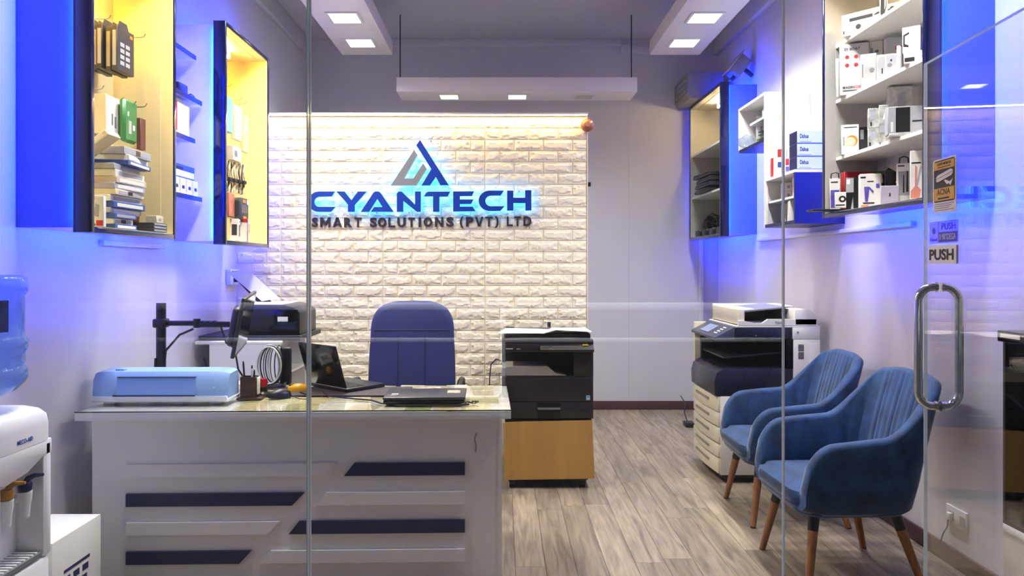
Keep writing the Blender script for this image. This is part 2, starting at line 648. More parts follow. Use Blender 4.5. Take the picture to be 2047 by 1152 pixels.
# local: leaf runs from y=0 (free edge) to y=-DW (hinge side), outer face looks towards -X
MB().bb(-0.005, 0.005, -DW, -0.002, 0.012, DH).build('glass_leaf', M_glass, door, smooth=0)
MB().bb(-0.0055, 0.0055, -0.002, 0.001, 0.012, DH).build('polished_edge', M_edge, door, smooth=0)
MB().bb(-0.0055, 0.0055, -DW, -0.002, DH, DH + 0.002).build('top_edge', M_edge, door, smooth=0)
hy, hz0, hz1, hr = -0.085, wz(812, 2.32), wz(574, 2.32), 0.0125
for s in (-1, 1):
    off = 0.062 * s
    pts = [(0.006 * s, hy, hz0)] + [(off - 0.045 * s + 0.045 * s * math.sin(a), hy, hz0 + 0.045 - 0.045 * math.cos(a)) for a in [i * PI / 12 for i in range(1, 7)]]
    pts += [(off - 0.045 * s + 0.045 * s * math.cos(a), hy, hz1 - 0.045 + 0.045 * math.sin(a)) for a in [i * PI / 12 for i in range(0, 6)]] + [(0.006 * s, hy, hz1)]
    h = MB().tube(pts, hr, 14).build('pull_handle', M_chrome, door)
    for zz in (hz0, hz1):
        MB().tube([(0.006 * s, hy, zz), (0.014 * s, hy, zz)], 0.016, 14).build('collar', M_chrome, h)
# hinge fittings
for zz in (0.05, DH - 0.05):
    MB().bb(-0.014, 0.014, -DW - 0.004, -DW + 0.12, zz - 0.035, zz + 0.035, 0.004).build('patch_fitting', M_chrome, door)

# balcony railing across the walkway behind the viewer: its rails show as pale bands in the shop glass
M_rail = pm('white_painted_rail', '#e2e2e6', 0.4, var=0.03)
rl = thing('balcony_railing', 'white two bar walkway railing mirrored in the shop glass', 'railing', (0, -2.0, 0))
MB().box((0, 0, 1.10), (6.4, 0.05, 0.055), 0.006).build('hand_rail', M_rail, rl)
MB().box((0, 0, 0.845), (6.4, 0.03, 0.033), 0.004).build('lower_rail', M_rail, rl)
for k in range(3):
    MB().box((-3.1 + 3.1 * k, 0.03, 0.55), (0.04, 0.02, 1.10), 0.004).build('post', M_rail, rl)
wlk = thing('added_rail_lamp', 'unseen batten lamp added above the walkway to brighten the railing', 'lamp', (0, -1.2, 3.62))  # added lamp, out of view, brightens the rails for their reflection
MB().box((0, 0, 0.03), (4.8, 0.09, 0.06), 0.006).build('housing', M_rail, wlk)
wd_ = bpy.data.lights.new('added_rail_tube', 'AREA')
wd_.shape = 'RECTANGLE'
wd_.size, wd_.size_y = 4.6, 0.06
wd_.energy, wd_.spread = 220.0, math.radians(70)
wo_ = bpy.data.objects.new('added_rail_tube', wd_)
C.objects.link(wo_)
wo_.parent = wlk
wo_.location = (0, 0, -0.003)
wo_.rotation_euler = (math.radians(-17), 0, 0)

# ------------------------------------------------------------------ stickers on the door (outer face looks to -X)
M_yel = pm('yellow_print', '#d9a516', 0.5, var=0.05, scale=20)
M_prpl = pm('violet_print', '#3a2fb0', 0.5, var=0.06, scale=20)


def sticker(name, label, y_near, y_far, z0, z1, m, thick=0.0012):
    """flat label on the door; local frame: x to the right, z up, facing -Y; placed on the outer face"""
    t = thing(name, label, 'sticker')
    t.parent = None
    w, h = abs(y_far - y_near), z1 - z0
    R = Matrix.Rotation(-TH, 4, 'Z')
    # local -Y must look towards door -X : rotate by -90 deg about Z
    t.matrix_world = Matrix.Translation(DE) @ R @ Matrix.Translation((-0.0052, (y_near + y_far) / 2, z0)) @ Matrix.Rotation(-PI / 2, 4, 'Z')
    MB().prism(rrect(w, h, min(w, h) * 0.07, 4, 0, h / 2), 0, -thick, 'XZ').build('backing', m, t, smooth=0)
    return t, w, h


def door_y(px):
    # where the sight line through a pixel column meets the door plane, as local y of the leaf
    best = None
    for k in range(0, 700):
        y = -k * 0.001
        X = DE.x + math.sin(TH) * y
        Y = DE.y + math.cos(TH) * y
        if VX + F * X / Y >= px:
            return y, Y
    return -0.3, 2.1


ya, Ya = door_y(1869)
yb, Yb = door_y(1916)
t, w, h = sticker('camera_warning_sticker', 'yellow black and white camera warning sticker on the glass door', ya, yb, wz(428, Ya), wz(322, Ya), M_paper)
e = -0.0013
MB().prism(rrect(w * 0.9, h * 0.77, w * 0.06, 4, 0, h * 0.585), e, e - 0.0004).build('black_field', M_ink, t, smooth=0)
MB().bb(-w * 0.43, w * 0.43, e - 0.0010, e - 0.0004, h * 0.80, h * 0.945).build('yellow_band', M_yel, t, smooth=0)
MB().bb(-w * 0.43, w * 0.43, e - 0.0010, e - 0.0004, h * 0.225, h * 0.455).build('yellow_band', M_yel, t, smooth=0)
MB().prism([(-0.34 * w, 0.59 * h), (-0.34 * w, 0.66 * h), (-0.28 * w, 0.70 * h), (0.28 * w, 0.775 * h), (0.36 * w, 0.75 * h), (0.36 * w, 0.69 * h), (0.30 * w, 0.655 * h), (-0.28 * w, 0.575 * h)], e - 0.0004, e - 0.001).build('camera_picture', M_paper, t, smooth=0)
MB().prism([(-0.32 * w, 0.636 * h), (-0.32 * w, 0.628 * h), (0.35 * w, 0.715 * h), (0.35 * w, 0.723 * h)], e - 0.001, e - 0.0014).build('camera_line', M_ink, t, smooth=0)
MB().prism([(0.0, 0.585 * h), (0.12 * w, 0.505 * h), (0.20 * w, 0.52 * h), (0.28 * w, 0.475 * h), (0.37 * w, 0.60 * h), (0.30 * w, 0.565 * h), (0.22 * w, 0.55 * h), (0.05 * w, 0.60 * h)], e - 0.0004, e - 0.001).build('bracket_picture', M_paper, t, smooth=0)
fit_text('lettering', 'ACNA', M_ink, t, -0.30 * w, 0.26 * w, 0.33 * h, 0.44 * h, e - 0.001, 0.01)
fit_text('lettering', 'CAVO MOROX', M_ink, t, -0.30 * w, 0.30 * w, 0.875 * h, 0.925 * h, e - 0.001, 0.01)
MB().bb(-0.28 * w, 0.28 * w, e - 0.0013, e - 0.0008, 0.832 * h, 0.848 * h).build('fine_print_line', M_ink, t, smooth=0)
MB().bb(-0.26 * w, 0.22 * w, e - 0.0013, e - 0.0008, 0.25 * h, 0.28 * h).build('fine_print_line', M_ink, t, smooth=0)
for k in range(4):
    MB().bb(-w * 0.42, w * (0.40 - 0.1 * (k % 3)), e - 0.0004, e, h * (0.155 - 0.037 * k), h * (0.166 - 0.037 * k)).build('fine_print_line', M_grey, t, smooth=0)

ya, Ya = door_y(1862)
yb, Yb = door_y(1919)
t, w, h = sticker('push_sticker', 'translucent violet sticker with small PUSH print above the PUSH plate', ya, yb, wz(488, Ya), wz(445, Ya),
                  clear_mat('violet_clear_film', (0.75, 0.75, 0.95), 1.4, 0.1, 0.35, (0.35, 0.38, 0.95)), 0.0006)
fit_text('lettering', 'PUSH', M_prpl, t, -0.06 * w, 0.42 * w, 0.60 * h, 0.90 * h, -0.0008, 0.02)
MB().bb(-0.16 * w, 0.47 * w, -0.0012, -0.0007, 0.05 * h, 0.50 * h).build('violet_band', M_prpl, t, smooth=0)
fit_text('lettering', '0 98TDEGA', pm('pale_violet_print', '#b9b4f0', 0.5), t, -0.13 * w, 0.44 * w, 0.14 * h, 0.42 * h, -0.0013, 0.02)
MB().bb(-0.178 * w, -0.168 * w, -0.0012, -0.0007, 0.04 * h, 0.96 * h).build('divider_line', M_prpl, t, smooth=0)
MB().lathe([(0.0, 0), (0.010, 0), (0.010, 0.0005), (0, 0.0005)], 20, mat=Matrix.Translation((-0.34 * w, -0.0007, 0.58 * h)) @ Matrix.Rotation(PI / 2, 4, 'X')).build('round_emblem', M_prpl, t, smooth=0)
fit_text('lettering', 'Eaund', M_prpl, t, -0.46 * w, -0.22 * w, 0.12 * h, 0.26 * h, -0.0008, 0.02)

t, w, h = sticker('push_plate', 'white plate with bold black PUSH lettering on the glass door', ya, yb, wz(528, Ya), wz(492, Ya), M_paper, 0.006)
fit_text('lettering', 'PUSH', M_ink, t, -0.44 * w, 0.42 * w, 0.20 * h, 0.80 * h, -0.0062, 0.035)

# ------------------------------------------------------------------ wall cabinets
def cabinet(name, label, side, y0, y1, z0, z1, xw, xf, bar=True, glow_sides=True):
    """showcase on a side wall: white box, glossy navy frame, blue LED tape behind the frame; side=+1 opens towards +X"""
    t = thing(name, label, 'cabinet', (xw, y0, z0))
    s = side
    D = abs(xf - xw)
    W, H = y1 - y0, z1 - z0
    FD, FT, IN, BT = 0.065, 0.024, 0.020, 0.008

    def part(n, m, x0, x1, a, b, c, d, bev=0.0):
        return MB().bb(s * x0, s * x1, a, b, c, d, bev).build(n, m, t, smooth=0 if not bev else 38)
    MI = M_warmtint if s > 0 else M_cabshade
    part('back_panel', MI, 0.002, 0.012, IN, W - IN, IN, H - IN)
    part('side_panel', MI, 0.012, D - FD, IN, IN + BT, IN, H - IN)
    part('side_panel', MI, 0.012, D - FD, W - IN - BT, W - IN, IN, H - IN)
    part('bottom_panel', MI, 0.012, D - FD, IN + BT, W - IN - BT, IN, IN + BT)
    part('top_panel', MI, 0.012, D - FD, IN + BT, W - IN - BT, H - IN - BT, H - IN)
    # inner lining of the frame so that the inside keeps its tint up to the edge
    for a, b, c, d in ((0, FT, 0, H), (W - FT, W, 0, H), (FT, W - FT, 0, FT), (FT, W - FT, H - FT, H)):
        part('frame_board', M_navy, D - FD, D, a, b, c, d, 0.003)
    for a, b in ((IN - 0.002, IN), (W - IN, W - IN + 0.002)):
        part('outer_skin', M_blueglow if glow_sides else M_cabw, 0.002, D - FD - 0.003, a, b, IN, H - IN)
    LI = FT + 0.002
    for a, b, c, d in ((FT, LI, FT, H - FT), (W - LI, W - FT, FT, H - FT), (LI, W - LI, FT, LI), (LI, W - LI, H - LI, H - FT)):
        part('lining', MI, D - FD, D - 0.006, a, b, c, d)
    # LED tape: on the outside of the box just behind the frame
    lx0, lx1 = D - FD - 0.002, D - FD
    part('blue_led_strip', M_blue_led, lx0, lx1, 0.004, IN - 0.003, 0.03, H - 0.03)
    part('blue_led_strip', M_blue_led, lx0, lx1, W - IN + 0.003, W - 0.004, 0.03, H - 0.03)
    part('blue_led_strip', M_blue_led, lx0, lx1, 0.03, W - 0.03, 0.004, IN - 0.003)
    part('blue_led_strip', M_blue_led, lx0, lx1, 0.03, W - 0.03, H - IN + 0.003, H - 0.004)
    for a, b, c, d in ((0.0, 0.003, 0.003, H - 0.003), (W - 0.003, W, 0.003, H - 0.003), (0.0, W, 0.0, 0.003), (0.0, W, H - 0.003, H)):
        part('light_lip', M_navy, D - FD - 0.007, D - FD, a, b, c, d)
    if bar:
        o = MB().tube([(s * (D * 0.42), W * 0.34, H - 0.065), (s * (D * 0.42), W * 0.66, H - 0.065)], 0.009, 10).build('light_bar', M_warm_led if s > 0 else M_warmw_led, t)
        for yy in (0.325, 0.675):
            MB().box((s * D * 0.42, W * yy, H - 0.05), (0.02, 0.016, 0.05), 0.003).build('bar_holder', M_cabw, t)
    return t


XFL, XFR = -1.62, 1.80
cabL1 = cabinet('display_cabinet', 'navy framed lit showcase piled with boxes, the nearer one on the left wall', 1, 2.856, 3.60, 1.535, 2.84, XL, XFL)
cabL2 = cabinet('display_cabinet', 'navy framed yellow lit showcase of hanging packs beside the brick wall', 1, 4.24, 5.03, 1.53, 2.84, XL, XFL, glow_sides=False)
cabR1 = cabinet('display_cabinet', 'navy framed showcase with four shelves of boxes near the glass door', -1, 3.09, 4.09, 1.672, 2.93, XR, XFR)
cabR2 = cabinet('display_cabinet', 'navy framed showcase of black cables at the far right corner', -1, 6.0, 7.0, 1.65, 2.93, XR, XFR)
# shelves of the right showcases (cabinet origin is at the wall, front-bottom-near corner)
for zz in (2.01, 2.33, 2.638):
    MB().bb(-0.245, -0.013, 0.025, 0.975, zz - 1.672 - 0.018, zz - 1.672).build('shelf', M_cabw, cabR1, smooth=0)
for zz in (2.06, 2.463):
    MB().bb(-0.29, -0.013, 0.025, 0.975, zz - 1.65 - 0.018, zz - 1.65).build('shelf', M_cabw, cabR2, smooth=0)

# open white shelf units on the right wall
ua = thing('open_shelf_unit', 'upper white open shelf unit with navy base on the right wall', 'shelf unit', (XR, 4.98, 1.665))
AT = 2.60 - 1.665
A0 = 2.283 - 1.665
MB().bb(-0.31, -0.002, 0, 0.018, 0, AT).build('side_panel', M_white, ua, smooth=0)
MB().bb(-0.31, -0.002, 0.542, 0.56, A0, AT).build('side_panel', M_white, ua, smooth=0)
MB().bb(-0.31, -0.002, 0.018, 0.542, AT - 0.018, AT).build('top_panel', M_white, ua, smooth=0)
MB().bb(-0.012, -0.002, 0.018, 0.542, A0, AT - 0.018).build('back_panel', M_white, ua, smooth=0)
MB().bb(-0.31, -0.012, 0.018, 0.542, A0 - 0.022, A0).build('bottom_panel', M_navym, ua, smooth=0)
MB().bb(-0.29, -0.012, 0.018, 0.36, A0 + 0.15, A0 + 0.166).build('shelf', M_white, ua, smooth=0)
ub = thing('open_shelf_unit', 'lower white open shelf unit with navy side below a row of standing boxes', 'shelf unit', (XR, 4.47, 1.665))
BT_ = 2.0 - 1.665
MB().bb(-0.31, -0.002, 0, 0.018, 0, BT_ - 0.018).build('side_panel', M_navym, ub, smooth=0)
MB().bb(-0.012, -0.002, 0.018, 0.508, 0.02, BT_ - 0.018).build('back_panel', M_white, ub, smooth=0)
MB().bb(-0.31, -0.002, 0.0, 0.508, BT_ - 0.018, BT_).build('top_shelf', M_white, ub, smooth=0)
MB().bb(-0.31, -0.012, 0.018, 0.508, 0, 0.022).build('bottom_panel', M_navym, ub, smooth=0)
MB().bb(-0.29, -0.012, 0.018, 0.508, 0.165, 0.179).build('shelf', M_white, ub, smooth=0)
MB().bb(-0.31, -0.295, 0.49, 0.508, 0.022, BT_ - 0.018).build('stile', M_white, ub, smooth=0)

# navy edged shelves between the two left showcases
lsh = []
for n, zz, xf, y1, lab in (('top', 2.628, -1.79, 4.235, 'short navy edged wall shelf, the uppermost between the left showcases'),
                           ('mid', 2.36, -1.755, 4.235, 'navy edged wall shelf carrying a black gadget between the left showcases'),
                           ('small', 2.125, -1.755, 4.14, 'small navy edged wall shelf under the red and white box'),
                           ('low', 1.80, -1.755, 4.235, 'lowest navy edged wall shelf with a row of small white boxes')):
    sh = thing('wall_shelf', lab, 'shelf', (XL, 3.61, zz))
    MB().bb(0.001, xf - XL - 0.004, 0, y1 - 3.61, -0.018, 0).build('board', M_white, sh, smooth=0)
    MB().bb(xf - XL - 0.004, xf - XL, 0, y1 - 3.61, -0.024, 0.002).build('edge_band', M_navym, sh, smooth=0)
    lsh.append(sh)

# ------------------------------------------------------------------ hanging light beams
M_beam = pm('white_beam_board', '#d6d1d3', 0.55, var=0.03, scale=2)
M_frame = pm('white_panel_frame', '#d4d4d2', 0.4, var=0.03)
M_off = pm('unlit_diffuser', '#b9b7a9', 0.5, var=0.04)


def light_beam(label, x0, x1, y0, y1, z0, z1, spots, rods):
    t = thing('light_beam', label, 'ceiling light', ((x0 + x1) / 2, (y0 + y1) / 2, z0))
    cx, cy = (x0 + x1) / 2, (y0 + y1) / 2
    MB().bb(x0 - cx, x1 - cx, y0 - cy, y1 - cy, 0, z1 - z0, 0.004).build('casing', M_beam, t)
    for sx, sy, on, sz in spots:
        f = MB()
        w = sz / 2
        for a, b, c, d in ((-w, w, -w, -w + 0.018), (-w, w, w - 0.018, w), (-w, -w + 0.018, -w + 0.018, w - 0.018), (w - 0.018, w, -w + 0.018, w - 0.018)):
            f.bb(a + sx - cx, b + sx - cx, c + sy - cy, d + sy - cy, -0.010, 0.0)
        p = f.build('panel_frame', M_frame, t, smooth=0)
        MB().bb(sx - cx - w + 0.018, sx - cx + w - 0.018, sy - cy - w + 0.018, sy - cy + w - 0.018, -0.007, -0.001).build('diffuser', M_panel_led if on else M_off, p, smooth=0)
        if on:
            ld = bpy.data.lights.new('panel_lamp', 'AREA')
            ld.shape = 'SQUARE'
            ld.size = sz - 0.04
            ld.energy = PANEL_W * (0.6 if sy > 5.5 else 1.0) * (sz / 0.235)
            ld.color = (1.0, 0.99, 0.97)
            ld.spread = math.radians(PANEL_SPREAD)
            lo_b = bpy.data.objects.new('panel_lamp', ld)
            C.objects.link(lo_b)
            lo_b.parent = t
            lo_b.location = (sx - cx, sy - cy, -0.0105)
    for rx, ry in rods:
        MB().tube([(rx - cx, ry - cy, z1 - z0), (rx - cx, ry - cy, ZC - z0)], 0.006, 6).build('hanger_rod', M_dgrey, t)
    return t


SP = [5.82, 5.235, 4.64, 4.05, 3.46, 2.87]
light_beam('white hanging light beam along the left side of the ceiling', -1.366, -0.936, 2.5, 6.17, 3.20, 3.32,
           [(wx(721, 5.82) , y, True, 0.235) for y in SP], [(-1.15, 5.9), (-1.15, 4.4), (-1.15, 2.9)])
light_beam('white hanging light beam along the right side of the ceiling', 1.247, 1.672, 2.5, 6.17, 3.20, 3.32,
           [(wx(1368, 5.82), y, True, 0.235) for y in SP], [(1.46, 5.9), (1.46, 4.4), (1.46, 2.9)])
light_beam('white light beam hung crosswise above the brick wall, its right lamp off', wx(792.5, 6.3), wx(1274, 6.3), 6.3, 6.65, 2.92, 3.045,
           [(wx(898, 6.47), 6.47, True, 0.19), (wx(1034, 6.47), 6.47, True, 0.19), (wx(1167, 6.47), 6.47, False, 0.19)],
           [(wx(800, 6.4), 6.4), (wx(1262, 6.4), 6.4)])

# ------------------------------------------------------------------ desk
DR = math.radians(-1.4)
desk = thing('reception_desk', 'white reception desk with navy and white raised slats on its front', 'desk', (0.0, 3.245, 0), -DR * -1)
desk.rotation_euler = (0, 0, math.radians(1.4))
# local y=0 is the front panel, slab overhangs towards the camera
MB().bb(-1.812, -0.012, 0.0, 0.02, 0.01, 0.728).build('front_panel', M_white, desk, smooth=0)
MB().bb(-1.812, -1.794, 0.02, 0.60, 0.01, 0.728).build('end_panel', M_white, desk, smooth=0)
MB().bb(-0.022, -0.004, -0.003, 0.60, 0.0, 0.728).build('end_panel', M_white, desk, smooth=0)
MB().bb(-1.862, 0.035, -0.05, 0.615, 0.728, 0.763, 0.002).build('desk_top', M_white, desk)
MB().bb(-1.862, 0.035, -0.05, 0.615, 0.7645, 0.769).build('glass_top', clear_mat('desk_glass', (0.99, 0.99, 0.96), 1.5), desk, smooth=0)
MB().bb(-1.862, 0.035, -0.0515, -0.05, 0.7635, 0.769).build('glass_edge', pm('dark_glass_edge', '#15221f', 0.15), desk, smooth=0)
sk = 1 / 443.0
for lx, zc_, le, navy_l in ((0, 0.499, 680, False), (0, 0.3695, 615, True), (0, 0.243, 567, False), (0, 0.114, 512, True)):
    a, b = -1.660, (le - 1005) * sk
    zt, zb = zc_ + 0.028, zc_ - 0.028
    MB().prism([(a, zb), (b - 0.052, zb), (b, zt), (a, zt)], -0.014, 0.0).build('slat', M_navym if navy_l else M_white, desk, smooth=0)
    s2 = {680: 693, 615: 638, 567: 585, 512: 530}[le]
    a2, b2 = (s2 - 1005) * sk, -0.169
    MB().prism([(a2, zb), (b2, zb), (b2, zt), (a2 + 0.045, zt)], -0.014, 0.0).build('slat', M_white if navy_l else M_navym, desk, smooth=0)
# torn strip of tape left on the front panel
MB().tube([(-0.118, -0.0015, 0.655), (-0.126, -0.0015, 0.625), (-0.118, -0.0015, 0.60), (-0.122, -0.0015, 0.57)], 0.002, 5).build('scratch', M_grey, desk)

# ------------------------------------------------------------------ velvet armchairs
M_velvet = pm('blue_velvet', '#193a60', 0.8, var=0.45, scale=11, bump=0.05, bscale=120, sheen=0.3)
M_oak = pm('oak_leg', '#8a5a34', 0.45, var=0.25, scale=5, stretch=(9, 9, 0.8))


def armchair(label, loc, rotz):
    """faces local -Y"""
    t = thing('armchair', label, 'armchair', loc, rotz, 'blue velvet armchairs along the right wall')
    N = 96
    loops = []
    for i in range(N + 1):
        s = i / N
        # plan curve: left arm front -> back -> right arm front, as a rounded U
        a = (s - 0.5) * 2                       # -1..1
        aa = abs(a)
        if aa < 0.36:                           # back
            px, py, nx, ny = a / 0.36 * 0.15, 0.25, 0.0, 1.0
        elif aa < 0.56:                         # corner
            th = (aa - 0.36) / 0.20 * PI / 2
            sg = 1 if a > 0 else -1
            px, py = sg * (0.15 + 0.13 * math.sin(th)), 0.12 + 0.13 * math.cos(th)
            nx, ny = sg * math.sin(th), math.cos(th)
        else:
            q = (aa - 0.56) / 0.44
            sg = 1 if a > 0 else -1
            px, py, nx, ny = sg * (0.28 + 0.012 * math.sin(q * PI)), 0.12 - q * 0.40, float(sg), 0.0
        # top height
        if aa < 0.40:
            top = 0.925 - 0.02 * (aa / 0.40) ** 3
        elif aa < 0.64:
            q = (aa - 0.40) / 0.24
            q = q * q * (3 - 2 * q)
            top = 0.905 - q * 0.235
        else:
            q = (aa - 0.64) / 0.36
            top = 0.67 - 0.035 * q
            if q > 0.6:
                r = (q - 0.6) / 0.4
                top -= 0.18 * (1 - math.sqrt(max(0, 1 - r * r)))
        bot = 0.335 + 0.02 * (1 - min(1, (1 - aa) / 0.1)) if aa > 0.9 else 0.335
        th_ = 0.052 if aa < 0.5 else 0.056
        chan = (a * 0.5 + 0.5) * 22
        groove = 0.007 * (1 - min(1, abs(chan - round(chan)) / 0.16)) if aa < 0.92 else 0.0
        lp = []
        H = top - bot
        wt = 1.0 if aa < 0.42 else max(0.0, 1 - (aa - 0.42) / 0.36)
        wt = wt * wt * (3 - 2 * wt)
        sgn = 0 if a == 0 else (1 if a > 0 else -1)

        def pt(off, z):
            L_ = 0.24 * max(0, z - 0.40) ** 1.1
            return (px + nx * off + sgn * min(1, aa / 0.36) * 0.10 * L_, py + ny * off + wt * L_, z)
        # outer side, from under the seat up
        lp.append(pt(-th_ - 0.03, bot + 0.0))
        lp.append(pt(-0.045, bot - 0.005))
        lp.append(pt(-0.012, bot + 0.018))
        for k in range(1, 6):
            lp.append(pt(0.004, bot + 0.02 + (H - 0.045) * k / 5.0))
        for k in range(1, 6):
            an = k / 6 * PI
            lp.append(pt(0.004 - (th_ / 2) * (1 - math.cos(an)), top - 0.025 + 0.025 * math.sin(an)))
        for k in range(0, 6):
            zz = top - 0.025 - (H - 0.06) * k / 5.0
            lp.append(pt(-th_ + 0.004 + groove - 0.012 * math.sin(PI * k / 5.0), zz))
        lp.append(pt(-th_ - 0.01, bot + 0.012))
        loops.append(lp)
    MB().loft(loops).build('shell', M_velvet, t, smooth=50)
    # seat cushion
    cl = []
    for zz, ins in ((0.355, 0.03), (0.372, 0.006), (0.40, 0.0), (0.428, 0.004), (0.446, 0.022), (0.456, 0.06), (0.459, 0.12)):
        pl = rrect(0.50 - 2 * ins, 0.50 - 2 * ins, 0.09 - ins * 0.4, 6)
        cl.append([(x, y - 0.055 if y < 0 else y - 0.04, zz - (0.012 if y < -0.2 and zz > 0.44 else 0)) for x, y in pl])
    MB().loft(cl).build('seat_cushion', M_velvet, t, smooth=60)
    bl = []
    for zz, ins in ((0.325, 0.05), (0.315, 0.10), (0.340, 0.012), (0.362, 0.008)):
        pass
    for zz, ins in ((0.312, 0.07), (0.322, 0.03), (0.345, 0.008), (0.368, 0.004)):
        bl.append([(x, y - 0.03, zz) for x, y in rrect(0.535 - 2 * ins, 0.53 - 2 * ins, 0.10, 6)])
    MB().loft(bl).build('seat_base', M_velvet, t, smooth=60)
    for sx in (-1, 1):
        for sy in (-1, 1):
            top = Vector((0.185 * sx, 0.18 * sy - 0.02, 0.318))
            bt = Vector((0.25 * sx, 0.255 * sy, 0.0))
            mid = top.lerp(bt, 0.2)
            lg = MB().tube([mid, bt + (mid - bt) * 0.02], [0.0215, 0.0145], 16).build('leg', M_oak, t)
            MB().tube([top, mid], [0.024, 0.0222], 16).build('leg_collar', M_black, lg)
            MB().tube([bt + (mid - bt) * 0.02, bt], [0.0148, 0.0142], 16).build('foot_pad', M_black, lg)
    return t


armchair('blue velvet armchair with oak legs, the nearer one by the glass door', (1.548, 3.35, 0), -PI / 2 + math.radians(2))
armchair('blue velvet armchair with oak legs, the farther one beside the white copier', (1.60, 4.13, 0), -PI / 2 - math.radians(1))

# ------------------------------------------------------------------ office chair behind the desk
M_ofab = pm('blue_chair_fabric', '#232c60', 0.7, var=0.12, scale=4, bump=0.1, bscale=220)
oc = thing('office_chair', 'tall blue fabric office chair behind the desk', 'office chair', (wx(821, 4.5), 4.36, 0), 0)
OCW = 0.545


def back_outline(w, z0, z1, shr):
    p = []
    hw = w / 2 - shr
    zt = z1 - shr
    for k in range(13):
        an = PI / 2 * k / 12
        # superellipse top corners
        cx = hw * (abs(math.cos(an)) ** (2 / 3.4))
        cz = (zt - 0.95) * (abs(math.sin(an)) ** (2 / 3.0))
        p.append((cx * (0.965 + 0.0 * cz), 0.95 + cz))
    right = [(hw * 1.0, z0 + shr), (hw * 1.0, z0 + 0.2), (hw * 0.985, 0.85)] + p
    left = [(-x, z) for x, z in right[::-1]]
    return right + left


def back_y(z, x):
    return 0.09 * max(0, z - 0.55) - 0.035 * math.cos(min(PI / 2, abs(x) / 0.30 * PI / 2)) * 0 + 0.22 * (x * x)


lo = []
for dy, shr in ((0.075, 0.03), (0.07, 0.008), (0.05, 0.0), (0.02, 0.0), (0.004, 0.012), (-0.004, 0.035)):
    lo.append([(x, 0.16 + dy + back_y(z, x) - 0.25 * x * x, z) for x, z in back_outline(OCW, 0.50, 1.182, shr)])
MB().loft(lo).build('backrest', M_ofab, oc, smooth=60)
for xs in (-0.085, 0.085):
    MB().tube([(xs, 0.1545 + back_y(z, 0), z) for z in (0.52, 0.6, 0.7, 0.8, 0.9, 0.96)], 0.004, 6).build('seam', pm('dark_blue_seam', '#141b48', 0.7), oc)
MB().tube([(x, 0.1545 + back_y(1.0, 0), 1.0) for x in (-0.235, -0.12, 0, 0.12, 0.235)], 0.0035, 6).build('seam', MATS['dark_blue_seam'], oc)
MB().box((0, -0.06, 0.475), (0.50, 0.48, 0.09), 0.035, seg=4).build('seat', M_ofab, oc)
MB().box((0, 0.24, 0.46), (0.09, 0.10, 0.22), 0.02).build('back_bracket', M_black, oc)
for s in (-1, 1):
    pts = [(s * 0.27, 0.16, 0.46), (s * 0.305, 0.165, 0.56), (s * 0.318, 0.15, 0.66), (s * 0.32, 0.09, 0.705), (s * 0.32, -0.02, 0.71), (s * 0.318, -0.10, 0.685), (s * 0.30, -0.12, 0.60), (s * 0.265, -0.1, 0.47)]
    MB().tube(pts, 0.021, 10).build('armrest', M_black, oc)
MB().tube([(0, 0, 0.08), (0, 0, 0.44)], 0.028, 14).build('gas_column', M_black, oc)
for k in range(5):
    an = k * 2 * PI / 5 + 0.3
    ex, ey = 0.28 * math.cos(an), 0.28 * math.sin(an)
    lgo = MB().tube([(0, 0, 0.11), (ex, ey, 0.075)], [0.03, 0.018], 10).build('base_arm', M_black, oc)
    MB().tube([(ex - 0.02 * math.sin(an), ey + 0.02 * math.cos(an), 0.028), (ex + 0.02 * math.sin(an), ey - 0.02 * math.cos(an), 0.028)], 0.028, 14).build('caster', M_black, lgo)

# ------------------------------------------------------------------ black copier on its cardboard wrapped stand
YC = 4.56
s5 = 5.236


def cxx(u):
    return wx(990 + u / s5, YC)


def czz(v):
    return wz(640 + v / s5, YC)


CX0, CX1 = cxx(70), cxx(1028)
cz0 = czz(1035)
M_choc = pm('near_black_copier_shell', '#211c1f', 0.32, var=0.1, scale=7)
stn = thing('copier_stand', 'low wheeled stand wrapped in brown cardboard under the black copier', 'stand', ((CX0 + CX1) / 2, YC, 0))
SW = (CX1 - CX0)
M_kraft = pm('brown_cardboard', '#ad8238', 0.75, var=0.10, scale=3, stretch=(6, 1, 0.4))
hz_ = cz0 - 0.012
MB().bb(-SW / 2 + 0.02, SW / 2 - 0.005, 0.02, 0.54, 0.075, hz_).build('cabinet_body', M_dgrey, stn, smooth=0)
MB().prism([(-SW / 2 + 0.006, hz_ - 0.012), (-SW / 2 + 0.15, hz_ - 0.006), (SW / 2 - 0.008, hz_ + 0.002), (SW / 2 - 0.004, hz_ - 0.09), (SW / 2 + 0.008, 0.068), (SW / 2 - 0.02, 0.066), (-SW / 2 + 0.015, 0.058)], -0.002, 0.010).build('cardboard_sheet', M_kraft, stn, smooth=0)
MB().bb(-SW / 2 + 0.03, SW / 2 - 0.03, 0.03, 0.52, 0.05, 0.075).build('base_plate', M_black, stn, smooth=0)
for sx in (-1, 1):
    for yy in (0.06, 0.47):
        c = MB().tube([(sx * (SW / 2 - 0.065) - 0.018, yy, 0.027), (sx * (SW / 2 - 0.065) + 0.018, yy, 0.027)], 0.027, 16).build('caster', M_black, stn)
        MB().box((sx * (SW / 2 - 0.065), yy, 0.048), (0.05, 0.05, 0.02), 0.004).build('caster_fork', M_black, c)
MB().box((SW / 2 + 0.004, 0.25, 0.25), (0.02, 0.09, 0.10), 0.008).build('side_handle', M_black, stn)
MB().box((SW / 2 + 0.004, 0.22, 0.17), (0.02, 0.05, 0.05), 0.004).build('plug_block', M_grey, stn)

